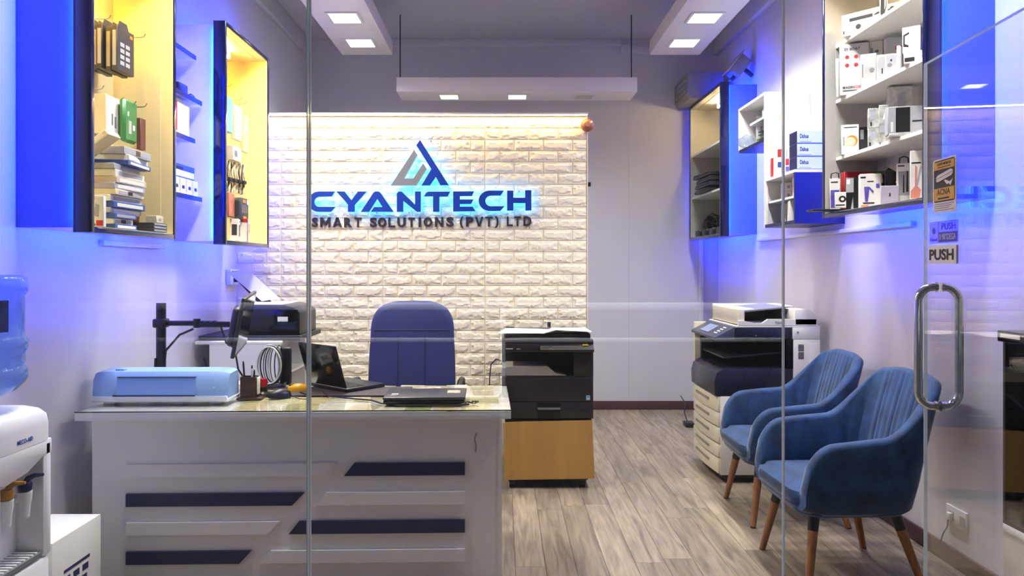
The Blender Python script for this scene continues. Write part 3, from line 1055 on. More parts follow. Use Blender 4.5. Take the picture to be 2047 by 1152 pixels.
cp = thing('photocopier', 'black desktop photocopier with white papers on its lid', 'copier', ((CX0 + CX1) / 2, YC, cz0))
ox = (CX0 + CX1) / 2


def L(u, v):
    return cxx(u) - ox, czz(v) - cz0


H1 = czz(590) - cz0     # top of lower body
H2 = czz(258) - cz0     # underside of scanner bed
HT = czz(200) - cz0
wd = SW / 2
# lower body with front door and tray
MB().bb(-wd, wd, 0.012, 0.54, 0.0, H1).build('lower_body', M_choc, cp, smooth=0)
MB().bb(-wd + 0.002, wd - 0.006, 0.0, 0.012, czz(852) - cz0, H1 - 0.003, 0.003).build('front_door', M_choc, cp)
MB().bb(-wd + 0.002, wd - 0.006, 0.0, 0.012, 0.004, czz(860) - cz0, 0.003).build('paper_tray', M_choc, cp)
a, b_ = L(440, 868)
c_, d_ = L(682, 1030)
MB().bb(a, c_, -0.002, 0.004, d_, b_).build('tray_recess', M_blackg, cp, smooth=0)
a, b_ = L(440, 915)
c_, d_ = L(684, 936)
MB().prism([(a + 0.004, d_), (c_ - 0.004, d_), (c_, b_), (a, b_)], -0.010, 0.0).build('tray_handle', pm('satin_silver', '#9a9a9c', 0.3, 0.8), cp, smooth=0)
a, b_ = L(882, 935)
MB().bb(a, a + 0.04, -0.002, 0.001, b_ - 0.008, b_).build('size_window', M_blackg, cp, smooth=0)
a, b_ = L(952, 790)
c_, d_ = L(992, 838)
st = MB().bb(a, c_, -0.0015, 0.0, d_, b_).build('energy_label', pm('pale_blue_label', '#8fb4cf', 0.5), cp, smooth=0)
MB().bb(a + 0.003, c_ - 0.003, -0.002, -0.0015, d_ + 0.018, b_ - 0.006).build('label_print', pm('blue_label_ink', '#2d5f8a', 0.5), st, smooth=0)
# output cavity: back, right column, left post, output tray
MB().bb(-wd, wd, 0.30, 0.54, H1, H2).build('rear_body', M_black, cp, smooth=0)
a, _ = L(822, 0)
MB().bb(a, wd, 0.004, 0.30, H1, H2, 0.003).build('right_column', M_choc, cp)
MB().bb(-wd, -wd + 0.03, 0.012, 0.30, H1, H1 + 0.05).build('left_post', M_grey, cp, smooth=0)
a, b_ = L(112, 492)
c_, d_ = L(745, 585)
e_, _ = L(555, 0)
MB().prism([(a, d_), (c_, d_), (c_ - 0.06, d_ + 0.012), (e_ + 0.03, d_ + 0.03), (e_, b_), (a, b_)], 0.008, 0.28).build('output_tray', pm('grey_tray_plastic', '#85806f', 0.5, var=0.08), cp, smooth=0)
# scanner bed and lid
MB().bb(-wd, wd, 0.0, 0.54, H2, HT - 0.002, 0.004).build('scanner_bed', M_choc, cp)
MB().bb(-wd + 0.002, cxx(470) - ox, -0.006, 0.03, czz(335) - cz0, H2 + 0.004, 0.003).build('fascia', M_choc, cp)
MB().bb(cxx(112) - ox, cxx(185) - ox, -0.0072, -0.0058, czz(306) - cz0, czz(295) - cz0).build('name_plate', pm('silver_print', '#a5a5a8', 0.4), cp, smooth=0)
MB().bb(cxx(222) - ox, cxx(262) - ox, -0.0072, -0.0058, czz(306) - cz0, czz(299) - cz0).build('model_plate', MATS['silver_print'], cp, smooth=0)
a, _ = L(468, 0)
zc1 = czz(322) - cz0
pan = MB().prism([(-0.045, zc1 - 0.004), (-0.05, zc1 + 0.012), (0.05, HT - 0.008), (0.05, zc1)], a, wd - 0.002, 'YZ').build('control_panel', M_black, cp, smooth=0)
for k in range(20):
    u = 490 + k * 19.5
    if rnd.random() < 0.85:
        x_ = cxx(u) - ox
        for j in range(2):
            f_ = 0.25 + 0.35 * j
            yy = -0.05 + 0.1 * f_
            zz = zc1 + 0.012 + (HT - 0.008 - zc1 - 0.012) * f_
            MB().box((x_, yy, zz + 0.001), (0.008, 0.012, 0.002)).build('key', M_grey, pan, smooth=0)
MB().box((cxx(942) - ox, 0.005, czz(268) - cz0 + 0.008), (0.035, 0.045, 0.002), rot=Matrix.Rotation(0.25, 4, 'X')).build('status_display', pm('amber_display', '#a08a24', 0.3), pan, smooth=0)
MB().bb(-wd + 0.012, wd - 0.012, 0.05, 0.53, HT, HT + 0.03, 0.006).build('lid', M_choc, cp)
# papers on the lid
def sheet(name, label, pts, m, group=None, thick=0.0012):
    t_ = MB()
    t_.loft([[Vector(p) for p in pts], [Vector(p) + Vector((0, 0, thick)) for p in pts]])
    o = t_.build(name, m, smooth=0)
    return tag(o, label, 'paper', group)


zt = cz0 + HT + 0.031
sheet('paper_sheet', 'white paper lying across the left of the black copier lid', [(CX0 - 0.03, 4.62, zt), (CX0 + 0.26, 4.60, zt + 0.001), (CX0 + 0.33, 4.88, zt + 0.002), (CX0 + 0.03, 5.02, zt)], M_paper)
sheet('paper_sheet', 'curled white paper hanging over the front right of the copier lid', [(cxx(490), 4.555, zt + 0.003), (cxx(640), 4.60, zt + 0.022), (cxx(1015), 4.58, zt + 0.012), (cxx(1000), 4.85, zt + 0.014), (cxx(620), 4.80, zt + 0.02)], M_paper)
MB().box((0, 0, 0), (0.06, 0.008, 0.008), 0.003).build('pen', M_black, None, (cxx(160), 4.95, zt + 0.055 - 0.045))
tag(bpy.data.objects['pen'], 'black pen lying on paper at the left of the copier lid', 'pen')
o = MB().lathe([(0.0, 0), (0.009, 0.0), (0.011, 0.004), (0.013, 0.035), (0.0, 0.035)], 16).build('marker_cap', M_black, None, (cxx(594), 4.86, zt + 0.018))
tag(o, 'small black upright cap standing on the copier papers', 'cap')
MB().tube([(CX0 - 0.006, 4.9, cz0 + 0.32), (CX0 - 0.04, 4.92, cz0 + 0.33), (CX0 - 0.075, 4.95, cz0 + 0.29), (CX0 - 0.085, 5.0, cz0 + 0.2), (CX0 - 0.09, 5.1, cz0 + 0.05), (CX0 - 0.09, 5.15, 0.05)], 0.004, 6).build('power_cord', M_black, None)
pc_ = bpy.data.objects['power_cord']
pc_.parent = cp
pc_.location = -cp.location

# ------------------------------------------------------------------ white and navy floor copier on the right wall
xr = thing('office_copier', 'large white and navy floor copier with paper drawers by the armchairs', 'copier', (1.39, 4.67, 0))
M_xw = pm('warm_white_copier_shell', '#d9d6cf', 0.4, var=0.03, scale=5)
M_xc = pm('cream_drawer_plastic', '#d8cfb6', 0.42, var=0.03, scale=5)
M_xn = pm('navy_black_copier_shell', '#171a2e', 0.28, var=0.1, scale=5)
DXC, DYC = 0.655, 0.61
MB().bb(0.012, DXC, 0.0, DYC, 0.055, 0.563, 0.004).build('drawer_cabinet', M_xw, xr)
MB().bb(0.03, DXC - 0.03, 0.03, DYC - 0.03, 0.03, 0.055).build('plinth', M_black, xr, smooth=0)
for xx in (0.08, DXC - 0.08):
    for yy in (0.07, DYC - 0.07):
        MB().tube([(xx - 0.015, yy, 0.024), (xx + 0.015, yy, 0.024)], 0.024, 14).build('caster', M_black, xr)
for za, zb in ((0.463, 0.560), (0.369, 0.456), (0.262, 0.357), (0.170, 0.250), (0.066, 0.160)):
    cu = []
    for k in range(9):
        f_ = k / 8
        cu.append((-0.002 - 0.022 * math.sin(PI * f_) , 0.004 + f_ * (DYC - 0.008)))
    poly = cu + [(0.014, DYC - 0.004), (0.014, 0.004)]
    d = MB().prism(poly, za, zb, 'XY', 0.002).build('paper_drawer', M_xc, xr)
    MB().box((-0.024, DYC / 2, zb - 0.035), (0.006, 0.30, 0.016), 0.002).build('drawer_grip', pm('shadow_grey_grip', '#8b8474', 0.5), d)
# navy front door block, sloped on top
MB().prism([(-0.024, 0.566), (DXC - 0.175, 0.566), (DXC - 0.175, 0.742), (0.03, 0.742), (-0.012, 0.715), (-0.028, 0.66)], 0.0, DYC - 0.03, 'XZ', 0.006).build('front_cover', M_xn, xr)
# cavity: dark liner at the back and floor
MB().bb(0.04, DXC - 0.18, DYC - 0.06, DYC - 0.03, 0.742, 0.93).build('cavity_back', M_black, xr, smooth=0)
MB().bb(DXC - 0.22, DXC - 0.175, 0.0, DYC - 0.03, 0.742, 0.93).build('cavity_wall', M_blackg, xr, smooth=0)
MB().prism([(0.05, 0.80), (DXC - 0.22, 0.835), (DXC - 0.22, 0.845), (0.05, 0.81)], 0.06, DYC - 0.06, 'XZ').build('output_tray', M_dgrey, xr, smooth=0)
MB().bb(0.0, DXC, DYC - 0.03, DYC, 0.563, 1.0, 0.003).build('rear_panel', M_xc, xr)
# right white column, with vents and side door
col = MB().bb(DXC - 0.175, DXC, 0.0, DYC - 0.03, 0.563, 0.93, 0.004).build('side_column', M_xw, xr)
for zz in (0.885, 0.835):
    for k in range(5):
        MB().box((DXC - 0.125, -0.001, zz - 0.009 * k + 0.01), (0.036, 0.003, 0.0045)).build('vent_slot', M_dgrey, col, smooth=0)
MB().bb(DXC - 0.072, DXC - 0.004, -0.006, 0.0, 0.58, 0.905, 0.002).build('side_door', M_xw, col)
# scanner deck with navy fascia
MB().bb(DXC - 0.18, DXC, 0.0, DYC, 0.93, 1.012, 0.005).build('scanner_end', M_xw, xr)
MB().bb(0.10, DXC - 0.18, 0.0, DYC, 0.93, 1.006, 0.004).build('scanner_fascia', M_xn, xr)
MB().bb(0.11, DXC, 0.0, DYC, 1.006, 1.018, 0.003).build('scanner_deck', M_xw, xr)
MB().box((0.24, -0.001, 0.955), (0.008, 0.003, 0.008)).build('indicator', M_grey, xr, smooth=0)
pn = MB().prism([(-0.022, 0.925), (0.10, 0.925), (0.12, 1.006), (0.10, 1.010), (-0.024, 0.942)], 0.0, DYC - 0.02, 'XZ', 0.003).build('control_panel', pm('slate_panel_plastic', '#3c3f4f', 0.35), xr)
rotp = Matrix.Rotation(-math.atan2(0.068, 0.124), 4, 'Y')
MB().box((0.036, 0.34, 0.977), (0.085, 0.20, 0.004), rot=rotp).build('touch_screen', pm('grey_blue_screen', '#7d86a8', 0.2), pn, smooth=0)
for k in range(8):
    MB().box((0.012 + 0.02 * (k % 4), 0.09 + 0.035 * (k // 4), 0.9645 + 0.011 * (k % 4)), (0.010, 0.016, 0.003), rot=rotp).build('key', M_paper, pn, smooth=0)
# document feeder: base rim, hump towards the wall, sloping input tray
X0 = 0.127
MB().prism([(X0, 1.02), (DXC - 0.02, 1.02), (DXC - 0.02, 1.06), (X0 + 0.19, 1.06), (X0 + 0.155, 1.035), (X0 + 0.11, 1.035), (X0 + 0.03, 1.05), (X0, 1.05)], 0.0, 0.02, 'XZ').build('feeder_front_rim', M_xw, xr, smooth=0)
MB().bb(X0 + 0.002, DXC - 0.17, 0.02, DYC - 0.02, 1.02, 1.04, 0.003).build('feeder_base', M_dgrey, xr)
MB().bb(X0, X0 + 0.05, 0.02, DYC - 0.02, 1.02, 1.13, 0.012, 3).build('feeder_end', M_xc, xr)
MB().prism([(DXC - 0.165, 1.02), (DXC - 0.02, 1.02), (DXC - 0.02, 1.085), (DXC - 0.07, 1.125), (DXC - 0.165, 1.125)], 0.0, DYC - 0.02, 'XZ', 0.006).build('feeder_hump', M_xw, xr)
MB().prism([(X0 + 0.03, 1.095), (X0 + 0.36, 1.128), (X0 + 0.36, 1.136), (X0 + 0.03, 1.105)], 0.10, DYC - 0.03, 'XZ').build('input_tray', M_grey, xr, smooth=0)
MB().bb(X0, DXC - 0.1, DYC - 0.05, DYC - 0.02, 1.02, 1.132, 0.006).build('feeder_back', M_xw, xr)
MB().prism([(X0 + 0.05, 1.10), (X0 + 0.33, 1.128), (X0 + 0.42, 1.134), (X0 + 0.42, 1.139), (X0 + 0.05, 1.108)], 0.16, DYC - 0.1, 'XZ').build('paper_guide', M_xw, xr, smooth=0)
fit_text('lettering', 'TGHS', M_grey, xr, X0 + 0.235, X0 + 0.285, 1.03, 1.045, -0.0008, 0.02)
MB().box((DXC - 0.145, -0.001, 0.975), (0.012, 0.003, 0.012)).build('badge', M_grey, xr, smooth=0)
MB().box((0.065, -0.001, 0.525), (0.02, 0.002, 0.008)).build('drawer_label', M_grey, xr, smooth=0)
MB().box((0.065, -0.001, 0.44), (0.03, 0.002, 0.010)).build('drawer_label', M_grey, xr, smooth=0)
MB().box((0.055, -0.001, 0.25), (0.008, 0.002, 0.014)).build('drawer_label', M_grey, xr, smooth=0)

# ------------------------------------------------------------------ water cooler with bottle
M_cool = pm('white_cooler_plastic', '#ecebf0', 0.3, var=0.02, scale=4)
wc_ = thing('water_cooler', 'white water cooler with two taps at the left wall', 'water cooler', (-1.765, 2.44, 0), 0)
# local: front face looks towards +X
CW, CD = 0.31, 0.31


def cool_ring(z, ins=0.0):
    return [(x, y, z) for x, y in rrect(CD - 2 * ins, CW - 2 * ins, 0.035, 5)]


XF = CD / 2
MB().loft([cool_ring(0.0, 0.01), cool_ring(0.01), cool_ring(0.36), cool_ring(0.375, 0.004)]).build('lower_door', M_cool, wc_)
# upper body: around the tap recess
MB().bb(-XF, 0.06, -CW / 2, CW / 2, 0.375, 0.79, 0.02).build('rear_body', M_cool, wc_)
for s in (-1, 1):
    MB().bb(0.03, XF, s * CW / 2, s * (CW / 2 - 0.05), 0.375, 0.79, 0.016).build('recess_side', M_cool, wc_)
hood = []
for f_ in (0, 0.2, 0.5, 0.8, 1):
    pass
MB().prism([(-CW / 2 + 0.004, 0.79), (-CW / 2 + 0.004, 0.70), (-0.09, 0.685), (0.02, 0.70), (0.105, 0.735), (CW / 2 - 0.004, 0.735), (CW / 2 - 0.004, 0.79)], 0.03, XF, 'YZ', 0.004).build('hood', M_cool, wc_)
MB().loft([cool_ring(0.785), cool_ring(0.85), cool_ring(0.88, 0.004), [(x, y, 0.90) for x, y in rrect(CD - 0.03, CW - 0.03, 0.05, 5)], [(x * 0.8, y * 0.8, 0.912) for x, y in rrect(CD - 0.03, CW - 0.03, 0.05, 5)]]).build('top_cover', M_cool, wc_)
tr = MB().prism([(-0.10, 0.40)] + [(-0.10 + 0.2 * k / 8, 0.385 + 0.0) for k in range(9)] + [(0.10, 0.40)], 0.05, XF - 0.005, 'YZ').build('drip_tray', M_grey, wc_)
for k in range(9):
    MB().bb(0.06, XF - 0.012, -0.088 + 0.021 * k, -0.080 + 0.021 * k, 0.400, 0.404).build('tray_slot', M_cool, tr, smooth=0)
for yy, cc, nm in ((-0.045, pm('amber_tap_lever', '#b07a22', 0.35), 'hot'), (0.05, pm('blue_tap_lever', '#16204f', 0.3), 'cold')):
    tp = MB().tube([(0.05, yy, 0.60), (0.12, yy, 0.602)], 0.014, 12).build('tap', M_cool, wc_)
    MB().lathe([(0.0, -0.06), (0.014, -0.06), (0.017, -0.02), (0.021, 0.0), (0.022, 0.028), (0.0, 0.03)], 18, (0.125, yy, 0.60)).build('spout', M_cool, tp)
    MB().lathe([(0.0, 0.0), (0.021, 0.0), (0.023, 0.022), (0.018, 0.03), (0.0, 0.032)], 18, (0.125, yy, 0.632)).build('tap_cap', cc, tp)
    MB().tube([(0.125, yy, 0.655), (0.135, yy, 0.672), (0.155, yy + 0.004, 0.682), (0.185, yy + 0.006, 0.684)], [0.010, 0.010, 0.008, 0.005], 8).build('tap_lever', cc, tp)
me_ = fit_text('lettering', 'MECO-AID', pm('blue_logo_print', '#1d4fb0', 0.4), wc_, -0.035, 0.045, 0.805, 0.820, 0, 0.02)
me_.rotation_euler = (0, 0, PI / 2)
me_.location = (XF + 0.0005, 0, 0)
MB().lathe([(0, 0), (0.010, 0), (0.010, 0.002), (0, 0.002)], 14, mat=Matrix.Translation((0.0605, -0.09, 0.49)) @ Matrix.Rotation(PI / 2, 4, 'Y')).build('amber_lens', pm('amber_lens', '#b5762a', 0.2), wc_)

M_bottle = clear_mat('blue_bottle_plastic', (0.55, 0.70, 0.97), 1.4, 0.08, 0.30, (0.30, 0.48, 0.85))
bo = thing('water_bottle', 'large blue water bottle upside down on the cooler', 'water bottle', (-1.755, 2.44, 0.913))
pr = [(0.0, 0.0), (0.03, 0.0), (0.032, 0.03), (0.05, 0.045), (0.10, 0.065), (0.128, 0.095), (0.134, 0.11), (0.134, 0.135), (0.126, 0.148), (0.124, 0.152), (0.126, 0.158), (0.126, 0.185), (0.126, 0.195), (0.134, 0.205), (0.135, 0.235), (0.127, 0.248), (0.125, 0.255), (0.125, 0.39), (0.134, 0.40), (0.136, 0.425), (0.130, 0.447), (0.112, 0.458), (0.0, 0.458)]
MB().lathe(pr, 40).build('bottle_body', M_bottle, bo, smooth=60)
lb = MB()
seg = []
for k in range(14):
    an = math.radians(-95 + 5.9 * k)
    seg.append((0.1262 * math.cos(an), 0.1262 * math.sin(an)))
lb.loft([[(x, y, 0.27) for x, y in seg], [(x, y, 0.375) for x, y in seg]], close=False, cap=False)
lb.build('bottle_label', pm('dark_blue_label', '#22346f', 0.5, var=0.5, scale=40), bo)
bx = thing('carton_box', 'white carton with dark blue print beside the water cooler', 'box', (-1.74, 2.80, 0), 0)
MB().box((0, 0, 0.195), (0.20, 0.32, 0.39), 0.002).build('carton', M_card, bx)
for k, (a, b, c, d) in enumerate(((-0.09, 0.08, 0.25, 0.262), (-0.09, -0.05, 0.21, 0.235), (-0.03, 0.01, 0.21, 0.235), (0.03, 0.07, 0.21, 0.235), (-0.09, 0.06, 0.175, 0.195))):
    MB().bb(0.1, 0.1008, a, b, c, d).build('printed_bar', pm('navy_carton_print', '#20265a', 0.6), bx, smooth=0)

# ------------------------------------------------------------------ sign on the brick wall
M_sblue = pm('blue_sign_face', '#0c3aa8', 0.35, var=0.05, scale=8)
M_sgrey = pm('grey_sign_face', '#85888c', 0.4, var=0.05, scale=8)
M_halo = em('cyan_lit_acrylic', (0.02, 0.36, 1.0), HALO_LIGHT)
M_sdark = pm('dark_plum_letter', '#33232c', 0.5, var=0.08)
YS = 5.195
sign = thing('lit_sign', 'backlit blue CYANTECH letters with a blue and grey triangle emblem', 'sign', (wx(842, YS), YS, wz(425, YS)))
so = sign.location.copy()


def Z1(u, v):
    return wx(600 + u / 5.758, YS) - so.x, wz(270 + v / 5.758, YS) - so.z


def Z2(u, v):
    return wx(830 + u / 5.76, YS) - so.x, wz(270 + v / 5.76, YS) - so.z


def lit_part(name, poly, m):
    o = MB().prism(poly, 0.0, 0.004).build(name, m, sign, smooth=0)
    cx = sum(p[0] for p in poly) / len(poly)
    MB().prism(poly, 0.004, 0.022).build('acrylic_edge', M_halo, o, smooth=0)
    MB().bb(-0.003 + cx, 0.003 + cx, 0.022, 0.058, poly[0][1] - 0.006, poly[0][1] + 0.0).build('spacer', M_grey, o, smooth=0)
    return o


lit_part('emblem_blue', [Z2(*p) for p in ((55, 55), (388, 580), (290, 580), (238, 485), (170, 582), (72, 582), (185, 392), (12, 118))], M_sblue)
lit_part('emblem_grey', [Z1(*p) for p in ((1312, 170), (1352, 232), (1200, 500), (1302, 500), (1416, 325), (1459, 392), (1340, 582), (1042, 582))], M_sgrey)
c1 = [(400, 650), (215, 650)] + [(215 - 122 * math.sin(a), 768 - 118 * math.cos(a)) for a in [PI * k / 16 for k in range(1, 16)]] + [(215, 886), (355, 886), (408, 828), (222, 828)] + \
     [(222 - 58 * math.sin(a), 770 + 58 * math.cos(a)) for a in [PI * k / 10 for k in range(1, 10)]] + [(222, 712), (365, 708)]
lit_part('letter', [Z1(*p) for p in c1], M_sblue)
lit_part('letter', [Z1(*p) for p in ((415, 650), (510, 650), (590, 750), (665, 650), (768, 650), (630, 805), (630, 886), (550, 886), (550, 800))], M_sblue)
lit_part('letter', [Z1(*p) for p in ((697, 886), (840, 668), (862, 650), (905, 650), (928, 668), (1078, 886), (812, 886), (848, 830), (948, 830), (888, 738), (795, 886))], M_sblue)
lit_part('letter', [Z1(*p) for p in ((1112, 886), (1112, 675), (1135, 650), (1170, 652), (1322, 800), (1322, 650), (1390, 650), (1390, 886), (1345, 886), (1188, 760), (1188, 886))], M_sblue)
lit_part('letter', [Z2(*p) for p in ((150, 652), (403, 652), (375, 710), (280, 712), (280, 886), (205, 886), (205, 708), (100, 708), (125, 665))], M_sblue)
lit_part('letter', [Z2(*p) for p in ((437, 650), (678, 648), (655, 703), (515, 705), (515, 742), (672, 742), (645, 795), (515, 797), (515, 825), (660, 825), (698, 880), (437, 882))], M_sblue)
c2 = [(1022, 640), (985, 698), (870, 700)] + [(870 - 62 * math.sin(a), 760 - 60 * math.cos(a)) for a in [PI * k / 10 for k in range(1, 10)]] + [(870, 820), (1030, 820), (980, 875), (860, 877)] + \
     [(860 - 130 * math.sin(a), 758 + 119 * math.cos(a)) for a in [PI * k / 16 for k in range(1, 16)]] + [(860, 640)]
lit_part('letter', [Z2(*p) for p in c2], M_sblue)
lit_part('letter', [Z2(*p) for p in ((1058, 640), (1130, 640), (1130, 722), (1265, 722), (1265, 636), (1338, 636), (1338, 870), (1268, 872), (1268, 785), (1130, 785), (1130, 872), (1058, 872))], M_sblue)

sub = thing('sign_lettering', 'dark raised letters reading SMART SOLUTIONS (PVT) LTD below the blue sign', 'sign', (wx(842, YS), YBR, wz(453, YS)))
GL = [('S', 1, 115, 185), ('M', 1, 213, 333), ('A', 1, 358, 465), ('R', 1, 490, 580), ('T', 1, 610, 693), ('S', 1, 790, 870), ('O', 1, 882, 982), ('L', 1, 1003, 1080), ('U', 1, 1108, 1204), ('T', 1, 1232, 1312),
      ('I', 2, 30, 58), ('O', 2, 88, 190), ('N', 2, 220, 318), ('S', 2, 352, 440), ('(', 2, 508, 552), ('P', 2, 580, 668), ('V', 2, 685, 783), ('T', 2, 803, 893), (')', 2, 915, 962), ('L', 2, 1055, 1125), ('T', 2, 1140, 1220), ('D', 2, 1248, 1342)]
STROKES = {
    'M': [[(0, 0), (0, 1), (.22, 1), (.5, .48), (.78, 1), (1, 1), (1, 0), (.78, 0), (.78, .58), (.57, .2), (.43, .2), (.22, .58), (.22, 0)]],
    'A': [[(0, 0), (.37, 1), (.62, 1), (.24, 0)], [(1, 0), (.63, 1), (.38, 1), (.76, 0)], [(.25, .2), (.75, .2), (.69, .37), (.31, .37)]],
    'T': [[(0, 1), (1, 1), (1, .81), (.635, .81), (.635, 0), (.365, 0), (.365, .81), (0, .81)]],
    'L': [[(0, 0), (0, 1), (.32, 1), (.32, .19), (1, .19), (1, 0)]],
    'I': [[(0, 0), (0, 1), (1, 1), (1, 0)]],
    'N': [[(0, 0), (0, 1), (.25, 1), (.75, .36), (.75, 1), (1, 1), (1, 0), (.75, 0), (.25, .64), (.25, 0)]],
    'V': [[(.36, 0), (0, 1), (.26, 1), (.5, .3), (.74, 1), (1, 1), (.64, 0)]],
}
for ch, zn, u0, u1 in GL:
    Zf = Z1 if zn == 1 else Z2
    v0, v1 = (945, 1058) if zn == 1 else (942 - u0 * 0.008, 1056 - u0 * 0.008)
    if ch in '()':
        v0, v1 = v0 - 4, v1 + 18
    xa, za = Zf(u0, v1)
    xb, zb = Zf(u1, v0)
    dz = so.z - sub.location.z
    if ch in STROKES:
        mb = MB()
        for poly in STROKES[ch]:
            mb.prism([(xa + u * (xb - xa), za + dz + v * (zb - za)) for u, v in poly], -0.013, -0.001)
        mb.build('letter', M_sdark, sub, smooth=0)
    else:
        fit_text('letter', ch, M_sdark, sub, xa, xb, za + dz, zb + dz, -0.001, 0.045, 0.012)

# small fittings on the brick wall and around it
o = MB()
o.lathe([(0.0, 0.0), (0.045, 0.0), (0.047, 0.012), (0.042, 0.028), (0.028, 0.04), (0.0, 0.045)], 24, mat=Matrix.Rotation(PI / 2, 4, 'X'))
dome = thing('wall_dome', 'small amber brown dome at the top right corner of the brick wall', 'fitting', (wx(1175, 5.2), YBR - 0.012, wz(249, 5.2)))
o.build('dome', pm('amber_brown_gloss', '#a5622f', 0.2, var=0.3, scale=25), dome)
MB().lathe([(0.0, 0.04), (0.018, 0.042), (0.018, 0.05), (0.0, 0.052)], 16, mat=Matrix.Rotation(PI / 2, 4, 'X')).build('lens', pm('tan_lens', '#c48a5c', 0.2), dome)
cm = thing('wall_camera', 'tiny black camera sticking out of the brick wall edge', 'camera', (BX1 + 0.006, YBR + 0.02, wz(368, YBR)))
MB().box((0.012, 0, 0), (0.024, 0.022, 0.034), 0.006).build('camera_body', M_black, cm)
MB().tube([(0.012, -0.011, 0.004), (0.012, -0.016, 0.004)], 0.007, 12).build('lens', M_blackg, cm)

# ------------------------------------------------------------------ things on the desk (desk top glass at z = 0.769)
DZ = 0.7695
M_lb = pm('pale_blue_plastic', '#8fb2e6', 0.35, var=0.03, scale=4)
M_lbw = pm('white_blue_plastic', '#dfe4ee', 0.35, var=0.03, scale=4)
lam = thing('cutting_machine', 'pale blue and white desktop cutting machine with a closed lid', 'machine', (wx(325, 3.33), 3.30, DZ), math.radians(1.0))
LW = 0.615
prof = [(0.0, 0.018), (-0.004, 0.03), (0.006, 0.12), (0.03, 0.148), (0.15, 0.152), (0.165, 0.13), (0.165, 0.018)]


def lam_loop(x, sc, dy=0.0):
    return [(x, y * sc + dy, 0.018 + (z_ - 0.018) * (0.55 + 0.45 * sc)) for y, z_ in prof]


MB().loft([lam_loop(-LW / 2, 0.82, 0.012), lam_loop(-LW / 2 + 0.012, 0.94, 0.004), lam_loop(-LW / 2 + 0.04, 1.0), lam_loop(LW / 2 - 0.07, 1.0), lam_loop(LW / 2 - 0.02, 0.96, 0.003), lam_loop(LW / 2, 0.82, 0.012)]).build('body', M_lb, lam)
MB().loft([[(-LW / 2 + 0.002, 0.006, 0.012), (-LW / 2 + 0.002, 0.16, 0.012), (LW / 2 - 0.002, 0.16, 0.012), (LW / 2 - 0.002, 0.006, 0.012)], [(-LW / 2 - 0.002, -0.006, 0.024), (-LW / 2 - 0.002, 0.166, 0.024), (LW / 2 + 0.002, 0.166, 0.024), (LW / 2 + 0.002, -0.006, 0.024)], [(-LW / 2 + 0.004, -0.007, 0.040), (-LW / 2 + 0.004, 0.166, 0.040), (LW / 2 - 0.004, 0.166, 0.040), (LW / 2 - 0.004, -0.007, 0.040)]]).build('tray_base', M_lbw, lam)
MB().prism([(-0.0075, 0.044), (0.005, 0.124), (0.010, 0.124), (0.002, 0.044)], -LW / 2 + 0.115, LW / 2 - 0.145, 'YZ').build('front_lid', pm('blue_lid_plastic', '#7ea6e4', 0.25, var=0.03), lam, smooth=0)
MB().bb(-LW / 2 + 0.10, LW / 2 - 0.145, -0.0095, 0.0, 0.040, 0.046).build('lid_slot', M_navym, lam, smooth=0)
MB().bb(-LW / 2 + 0.115, LW / 2 - 0.145, 0.002, 0.012, 0.1245, 0.1275).build('lid_hinge', M_navym, lam, smooth=0)
MB().box((-LW / 2 + 0.10, 0.07, 0.153), (0.04, 0.03, 0.008), 0.003).build('dial', M_lb, lam)
for xx in (-0.24, -0.08, 0.07, 0.24):
    MB().box((xx, 0.05, 0.006), (0.05, 0.05, 0.012), 0.002).build('foot', M_lbw, lam)
MB().box((LW / 2 - 0.06, -0.004, 0.082), (0.006, 0.003, 0.003)).build('indicator', M_paper, lam, smooth=0)

# monitor on an arm
ma = thing('monitor_arm', 'black monitor on a clamped pole arm behind the cutting machine', 'monitor', (wx(322, 3.74), 3.74, DZ))
PT = wz(606, 3.74) - DZ
MB().tube([(0, 0, 0.0), (0, 0, PT)], 0.024, 16).build('pole', M_black, ma)
MB().box((0, 0.01, 0.006), (0.10, 0.10, 0.012), 0.004).build('clamp_plate', M_black, ma)
za = wz(646, 3.74) - DZ
ax_end = wx(455, 3.74) - wx(322, 3.74)
MB().box((0, 0, za), (0.066, 0.06, 0.046), 0.008).build('pole_collar', M_black, ma)
MB().bb(0.03, 0.19, -0.014, 0.014, za - 0.014, za + 0.012, 0.005).build('arm_link', M_black, ma)
jt = MB().tube([(0.185, 0, za - 0.024), (0.185, 0, za + 0.022)], 0.018, 14).build('arm_joint', M_black, ma)
MB().bb(0.19, ax_end + 0.01, -0.012, 0.012, za - 0.022, za + 0.008, 0.005).build('arm_link', M_black, ma)
for k in range(3):
    MB().bb(0.205 + 0.03 * k, 0.225 + 0.03 * k, -0.015, 0.015, za - 0.004, za + 0.012, 0.002).build('cable_clip', M_black, jt)
# the screen stands nearly edge on, leaning: plane turned so that its back shows a little
mo_ang = Matrix.Translation((ax_end + 0.075, 0.03, za + 0.0)) @ Matrix.Rotation(math.radians(11), 4, 'Y') @ Matrix.Rotation(math.radians(103), 4, 'Z')
MB()._add
m_ = MB()
m_.box((0, 0, 0), (0.50, 0.018, 0.30), 0.005)
bm_ = m_.bm
bmesh.ops.transform(bm_, matrix=mo_ang, verts=bm_.verts)
scr = m_.build('screen_panel', M_dgrey, ma)
m_ = MB()
m_.box((0, 0.028, -0.01), (0.34, 0.045, 0.20), 0.02, seg=3)
bmesh.ops.transform(m_.bm, matrix=mo_ang, verts=m_.bm.verts)
m_.build('rear_housing', M_dgrey, ma)
m_ = MB()
m_.box((0, -0.0095, 0.004), (0.48, 0.001, 0.27))
bmesh.ops.transform(m_.bm, matrix=mo_ang, verts=m_.bm.verts)
m_.build('screen_face', M_blackg, scr, smooth=0)
